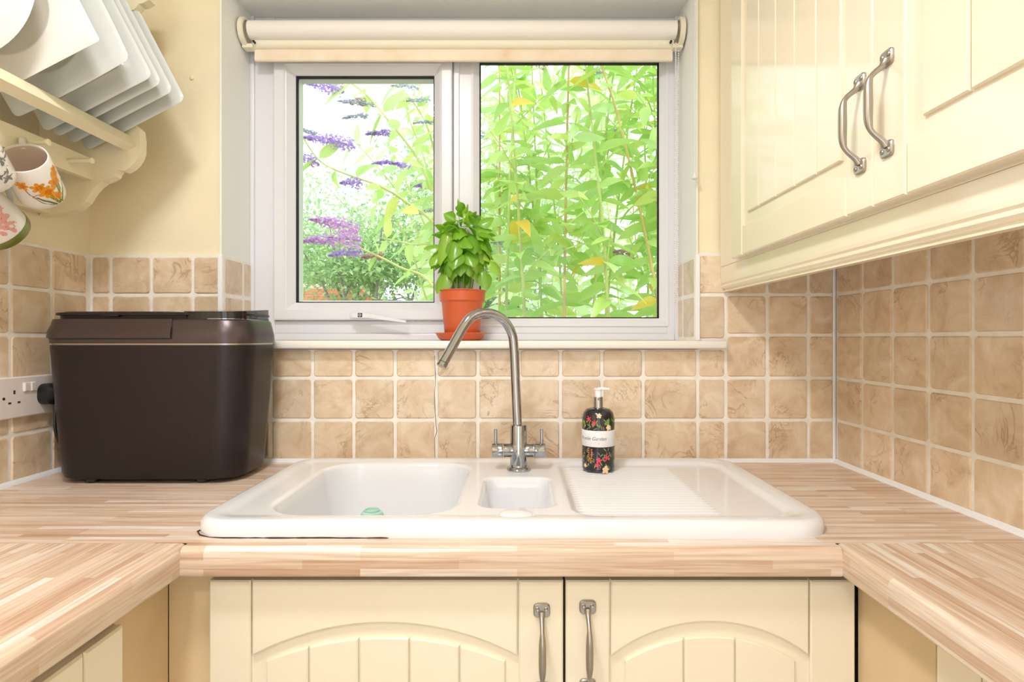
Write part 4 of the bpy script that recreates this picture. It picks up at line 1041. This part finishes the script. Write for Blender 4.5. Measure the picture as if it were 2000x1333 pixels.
# brick wall at the end of the garden
bw = thing('brick_wall', (-2.9, 5.0, -.25), 'orange brick garden wall seen low through the opening sash', 'wall')
mk('mortar', box(-4.4, -1.55, 5.01, 5.2, -.25, 1.80), 'mortar', bw)
brm = bmesh.new(); box(-.1025, .1025, -.02, .08, 0, .065, .003, 1, None).to_mesh if False else None
bb = box(-.1045, .1045, -.006, .08, 0, .064, .003, 1); bmesh.ops.recalc_face_normals(bb, faces=bb.faces); brick_me = bpy.data.meshes.new('brick'); bb.to_mesh(brick_me); bb.free(); brick_me.materials.append(M['brick']); brm.free()
zrow = 1.02; r_i = 0
while zrow < 1.74:
    x = -3.25 + (.11 if r_i % 2 else 0)
    while x < -1.66:
        o = bpy.data.objects.new('brick', brick_me); link(o, bw, Vector((x, 5.005 + uni(-.003, .003), zrow))); x += .219
    zrow += .075; r_i += 1

lm = [leaf_mesh('leaf', 'leaf', wd_, fo, dr, 0, 1.2, 7) for wd_, fo, dr in ((.40, .25, .25), (.36, .35, .45), (.44, .15, .1), (.38, -.1, .35))]
lmp = [leaf_mesh('leaf', 'leafpale', wd_, fo, dr, 0, 1.2, 6) for wd_, fo, dr in ((.40, .25, .25), (.36, .35, .45), (.42, .1, .15))]
lmy = leaf_mesh('leaf', 'leafyellow', .42, .2, .4, 0, 1.2, 7)
lms = leaf_mesh('leaf', 'leafsmall', .55, .2, .2, 0, .5, 3)
def spike(p, d, L_, r, mat, parent, n_=170):
    """buddleia panicle: a tapering cone packed with small four-petalled florets"""
    b2 = bmesh.new(); d = d.normalized(); x, y = frame_of(d)
    tube([p, p + d * L_], [.003, .001], 5, b2)
    for k in range(n_):
        t_ = (k + rnd()) / n_; a = rnd() * 6.283; rad = r * 1.25 * (math.sin(math.pi * min(1, t_ * .75 + .25)) ** .7) * uni(.3, 1.0) * (1 - .5 * t_)
        sag = Vector((0, 0, -.12 * L_ * t_ * t_)); o_v = x * math.cos(a) + y * math.sin(a)
        c = p + d * (L_ * t_) + o_v * rad + sag; s = uni(.0045, .0075)
        n_v = (o_v + d * .3).normalized(); u_, v_ = frame_of(n_v); rot = rnd() * 3
        u2_ = u_ * math.cos(rot) + v_ * math.sin(rot); v2_ = n_v.cross(u2_)
        ctr = b2.verts.new(c - n_v * s * .6); pt = [b2.verts.new(c + (u2_ * math.cos(q_ * 1.5708) + v2_ * math.sin(q_ * 1.5708)) * s) for q_ in range(4)]
        for q_ in range(4): b2.faces.new((ctr, pt[q_], pt[(q_ + 1) % 4]))
    return mk('flower_spike', b2, mat, parent, recalc=False)
def branch_leaves(pts, step, L0, meshes, out_, start=.0, droop=.2, end_scale=.5, face=1.0):
    """opposite leaf pairs along a polyline"""
    acc = 0; total = sum((b_ - a_).length for a_, b_ in zip(pts, pts[1:])); run = 0; flip = 0
    for a_, b_ in zip(pts, pts[1:]):
        seg = b_ - a_; ln = seg.length; t0 = seg.normalized()
        while acc < ln:
            f = (run + acc) / total
            if f >= start:
                p_ = a_ + t0 * acc; x, y = frame_of(t0); an = uni(-.5, .5) + (1.57 if flip % 2 else 0)
                for s in (-1, 1):
                    if rnd() < .06: continue
                    side = (x * math.cos(an) + y * math.sin(an)) * s
                    d_ = side * 1.0 + t0 * uni(.2, .6) + Vector((uni(-.25, .25), uni(-.25, .25), -droop + uni(-.35, .25)))
                    L_ = L0 * uni(.7, 1.15) * (1 - (1 - end_scale) * f)
                    out_.append((random.choice(meshes), basis(p_ + side * .004, d_, Vector((uni(-.8, .8), uni(-1.5, .15) * face, uni(.25, 1))), L_)))
                flip += 1
            acc += step * uni(.8, 1.2)
        acc -= ln; run += ln
def vis_key(it):
    p_ = it[1].to_translation(); d_ = p_.y + D; px_ = CX + p_.x * F / d_; py__ = CY - (p_.z - CZ) * F / d_
    inside = 560 < px_ < 1300 and 110 < py__ < 640
    return (0 if inside else 1, d_)

# --- dense buddleia right behind the fixed pane
random.seed(77)
A = thing('buddleia_shrub', (.35, 1.3, -.25), 'dense green buddleia with upright canes outside the fixed window pane', 'shrub')
items = []
for k in range(24):
    x0 = uni(-.12, 1.1); yy = uni(.75, 1.6); lean = uni(-.16, .2)
    if k in (0, 1, 2, 3): x0, yy, lean = [(.04, .95, -.1), (.20, 1.0, .02), (.32, 1.05, .12), (.62, .95, -.34)][k]
    pts = catmull([(x0 - lean * .6, yy - .05, -.25), (x0 - lean * .1, yy, .9), (x0 + lean * .25, yy + uni(-.05, .05), 1.6), (x0 + lean * .8, yy + uni(-.1, .1), 2.3), (x0 + lean * 1.5, yy + uni(-.15, .15), uni(2.7, 3.1))], 5)
    mk('cane', tube(pts, [.0095 - .0065 * i / (len(pts) - 1) for i in range(len(pts))], 7), 'cane' if rnd() < .82 else 'canebrown', A, smooth=True)
    branch_leaves(pts, .080, .185, lm, items, .40, .35, .8)
    for j in range(4):                                   # short side shoots
        i = random.randrange(9, len(pts) - 2); b0 = pts[i]; dr = Vector((uni(-1, 1), uni(-.8, .5), uni(.3, .9))).normalized() * uni(.22, .4)
        sp_ = [b0, b0 + dr * .5, b0 + dr + Vector((0, 0, -.03))]
        mk('twig', tube(sp_, [.0035, .0025, .0015], 5), 'cane', A); branch_leaves(sp_, .06, .15, lm, items, .1, .2, .8)
items.sort(key=vis_key); print('A leaves', len(items))
for me, mw in items[:290]: put_leaf(me if rnd() > .025 else lmy, mw, A)
bake_leaves('leaves', items[290:], A, 'leaf')
for px_, py__, dd_, L_, m_ in ((1070, 128, 2.5, .16, 'flowerpink'), (1203, 262, 2.7, .05, 'flower'), (1180, 145, 2.7, .10, 'pigment_blue'), (955, 270, 2.9, .16, 'pigment_blue'), (985, 475, 2.6, .08, 'pigment_blue'), (1240, 500, 2.5, .10, 'flowerbrown')):
    spike(P(px_, py__, dd_), Vector((-.9, -.1, .25)), L_, .028, m_, A, 120)

# --- taller one further back
B_ = thing('buddleia_shrub', (.3, 2.6, -.25), 'paler buddleia shrub standing behind the dense one outside the window', 'shrub')
items = []
for k in range(20):
    x0 = uni(-.75, 1.9); yy = uni(2.35, 3.1); lean = uni(-.3, .2)
    pts = catmull([(x0 - lean * .5, yy, -.25), (x0, yy, .9), (x0 + lean * .3, yy, 1.7), (x0 + lean * .9, yy, 2.6), (x0 + lean * 1.6, yy, uni(3.0, 3.6))], 4)
    mk('cane', tube(pts, [.010 - .007 * i / (len(pts) - 1) for i in range(len(pts))], 6), 'cane' if rnd() < .5 else 'canebrown', B_)
    branch_leaves(pts, .09, .22, lmp, items, .33, .25, .75)
    for j in range(3):
        i = random.randrange(6, len(pts) - 2); b0 = pts[i]; dr = Vector((uni(-1, 1), uni(-.8, .5), uni(.2, .8))).normalized() * uni(.3, .5)
        sp_ = [b0, b0 + dr * .5, b0 + dr]
        mk('twig', tube(sp_, [.004, .003, .0015], 5), 'cane', B_); branch_leaves(sp_, .085, .16, lmp, items, .15, .2, .7)
items.sort(key=vis_key); print('B leaves', len(items))
for me, mw in items[:280]: put_leaf(me, mw, B_)
bake_leaves('leaves', items[280:], B_, 'leafpale')

# --- arching flowering buddleia behind the opening sash
C_ = thing('flowering_buddleia', (.1, 1.2, -.25), 'arching buddleia with purple flower spikes outside the opening sash', 'shrub')
items = []
def branch(pxs, r0_, r1_, L0, step=.10, m_=lm, start=.05):
    pts = catmull([P(*p_) for p_ in pxs], 5)
    mk('branch', tube(pts, [r0_ + (r1_ - r0_) * i / (len(pts) - 1) for i in range(len(pts))], 7), 'cane', C_, smooth=True)
    branch_leaves(pts, step, L0, m_, items, start, .25, .75); return pts
# common stool, then the arching stems
root = P(1010, 1150, 2.5)
branch([(1010, 1180, 2.6), (960, 720, 2.55), (905, 480, 2.5), (856, 395, 2.45), (815, 310, 2.42), (775, 255, 2.4), (720, 190, 2.4), (672, 152, 2.4), (640, 130, 2.4)], .009, .003, .17, .085, start=.42)
branch([(1015, 1180, 2.5), (950, 640, 2.45), (860, 455, 2.4), (800, 400, 2.35), (745, 365, 2.3), (690, 345, 2.3), (640, 325, 2.3), (612, 300, 2.3), (585, 258, 2.3)], .008, .0025, .16, .09, start=.42)
branch([(1005, 1180, 2.3), (930, 760, 2.3), (850, 565, 2.3), (780, 522, 2.25), (715, 490, 2.2), (660, 470, 2.2)], .007, .003, .13, .13, start=.5)
branch([(1000, 1180, 2.45), (930, 700, 2.45), (860, 500, 2.45), (800, 477, 2.4), (745, 465, 2.4)], .006, .003, .13, .12, start=.5)
branch([(1000, 1180, 2.9), (900, 640, 2.9), (855, 340, 2.9), (835, 250, 2.85), (800, 190, 2.8), (770, 160, 2.8)], .008, .002, .17, .075, start=.45)
branch([(990, 1180, 3.2), (900, 700, 3.2), (800, 420, 3.2), (740, 330, 3.15), (705, 290, 3.1), (680, 265, 3.1)], .008, .002, .18, .075, lmp, start=.45)
branch([(990, 1180, 3.0), (880, 640, 3.0), (840, 470, 3.0), (790, 350, 3.0), (770, 300, 3.0)], .008, .002, .18, .07, start=.45)
branch([(1000, 1180, 2.7), (900, 700, 2.7), (850, 400, 2.7), (825, 300, 2.7), (800, 235, 2.65), (790, 190, 2.65)], .007, .002, .16, .08, start=.45)
branch([(1000, 1180, 2.8), (880, 760, 2.8), (800, 480, 2.8), (750, 410, 2.75), (715, 385, 2.75)], .007, .002, .16, .08, start=.5)
items.sort(key=vis_key); print('C leaves', len(items))
for me, mw in items[:290]: put_leaf(me, mw, C_)
if items[290:]: bake_leaves('leaves', items[290:], C_, 'leaf')
for px_, py__, dd_, dv, L_, r_, m_ in ((668, 178, 2.4, (-1, 0, .35), .21, .032, 'flower'), (735, 205, 2.4, (-1, -.1, .18), .16, .016, 'pigment_blue'), (715, 200, 2.42, (-.8, 0, .1), .10, .018, 'flowerbrown'), (718, 226, 2.4, (-1, .1, .05), .11, .013, 'pigment_blue'), (690, 285, 2.3, (-1, 0, .28), .23, .030, 'flower'), (620, 318, 2.3, (-1, 0, .4), .12, .026, 'flower'), (617, 262, 2.25, (-1, -.1, .4), .09, .011, 'pigment_blue'), (706, 358, 2.3, (-1, .1, .15), .09, .026, 'flower'), (760, 260, 2.4, (-1, .1, .1), .10, .016, 'flower'), (805, 330, 2.8, (-1, 0, .4), .11, .022, 'flower'), (765, 318, 2.8, (-1, 0, .05), .10, .014, 'flower'), (830, 362, 2.8, (-1, .1, .1), .07, .018, 'flower'), (840, 195, 2.8, (-1, 0, .05), .13, .016, 'pigment_blue'), (818, 172, 2.8, (-1, 0, .2), .14, .016, 'pigment_blue'), (855, 240, 2.8, (-1, 0, .1), .12, .014, 'pigment_blue'), (850, 410, 2.8, (-1, 0, -.1), .10, .02, 'pigment_blue'),
        (705, 470, 2.15, (-1, 0, .10), .235, .036, 'flowerpink'), (700, 452, 2.2, (-.8, 0, .30), .20, .034, 'flowerpink'), (706, 492, 2.2, (-1, .1, .02), .13, .026, 'flower'), (748, 500, 2.25, (-1, .1, .05), .09, .018, 'flowerbrown')):
    spike(P(px_, py__, dd_), Vector(dv), L_, r_, m_, C_, (300 if L_ > .15 else 130) if m_ != 'pigment_blue' else 70)

# --- small-leaved trees beyond, one by one
def small_tree(x, y, zt, r, nleaf, label, seed, zb=.6):
    random.seed(seed); t = tag(empty('garden_tree', (x, y, -.25)), label, 'tree', 'small leaved garden trees')
    its = []; tips = []
    for k in range(7):
        a = 6.283 * k / 7 + uni(-.3, .3); top_ = Vector((x + math.cos(a) * r * uni(.4, .95), y + math.sin(a) * r * uni(.3, .7), uni(zt * .72, zt)))
        pts = catmull([Vector((x + .08 * math.cos(a), y + .08 * math.sin(a), -.25)), Vector((x + .2 * r * math.cos(a), y + .2 * r * math.sin(a), .7)), (Vector((x, y, .8)) + top_) / 2 + Vector((uni(-.15, .15), 0, 0)), top_], 5)
        mk('trunk', tube(pts, [.028 - .023 * i / (len(pts) - 1) for i in range(len(pts))], 6), 'twig', t)
        for j in range(5):
            i = random.randrange(6, len(pts) - 1); e = pts[i] + Vector((uni(-1, 1), uni(-.7, .7), uni(-.1, .9))) * r * .5
            tube_pts = [pts[i], (pts[i] + e) / 2 + Vector((0, 0, .04)), e]; mk('twig', tube(tube_pts, [.010, .006, .003], 5), 'twig', t); tips.append((pts[i], e))
        tips.append((pts[len(pts) // 2], top_))
    for k in range(nleaf):
        a_, e = random.choice(tips); p_ = a_ + (e - a_) * uni(.2, 1.1) + Vector((random.gauss(0, .21), random.gauss(0, .2), random.gauss(0, .21)))
        if p_.z < zb and rnd() < .88: continue
        its.append((lms, basis(p_, Vector((uni(-1, 1), uni(-1, 1), uni(-.8, .5))), Vector((uni(-.5, .5), uni(-.5, .5), 1)), uni(.04, .068))))
    bake_leaves('foliage', its, t, 'leafsmall'); return t
small_tree(-1.45, 4.05, 2.7, 1.05, 24000, 'small leaved garden tree with grey stems outside the opening sash', 5, 1.72)
small_tree(-.25, 6.1, 3.6, 1.5, 22000, 'small leaved garden tree growing behind the arching buddleia', 9, 1.2)
small_tree(-3.3, 7.7, 3.5, 1.6, 14000, 'small leaved garden tree growing behind the orange brick wall', 12, 1.3)
small_tree(2.9, 6.6, 3.4, 1.4, 10000, 'small leaved garden tree behind the paler buddleia shrub', 14, .8)

# ================================================================== CEILING LAMPS
for (x, y, e, c, lab) in ((-.34, -1.15, 15, (.985, .98, 1), 'round flush ceiling lamp above the base cabinet by the socket'), (-.40, -2.2, 11, (.96, .98, 1), 'round flush ceiling lamp further back in the kitchen')):
    t = thing('ceiling_lamp', (x, y, 2.4), lab, 'lamp', 'kitchen ceiling lamps')
    mk('lamp_ring', lathe([(.13, 0), (.15, 0), (.15, -.03), (.13, -.03)], (x, y, 2.4), (0, 0, 1), 32, closed=True), 'upvc', t, smooth=True)
    em = bpy.data.materials.get('lamp_diffuser')
    if not em:
        em = bpy.data.materials.new('lamp_diffuser'); em.use_nodes = True; bs = em.node_tree.nodes['Principled BSDF']; bs.inputs['Emission Color'].default_value = (1, .92, .8, 1); bs.inputs['Emission Strength'].default_value = 4
    mk('diffuser', lathe([(0, -.022), (.13, -.022), (.13, -.012), (0, -.012)], (x, y, 2.4), (0, 0, 1), 32), em, t)
    la = bpy.data.lights.new('lamp_light', 'AREA'); la.shape = 'DISK'; la.size = .24; la.energy = e; la.color = c
    lo = bpy.data.objects.new('lamp_light', la); COL.objects.link(lo); lo.parent = t; lo.location = (0, 0, -.035)
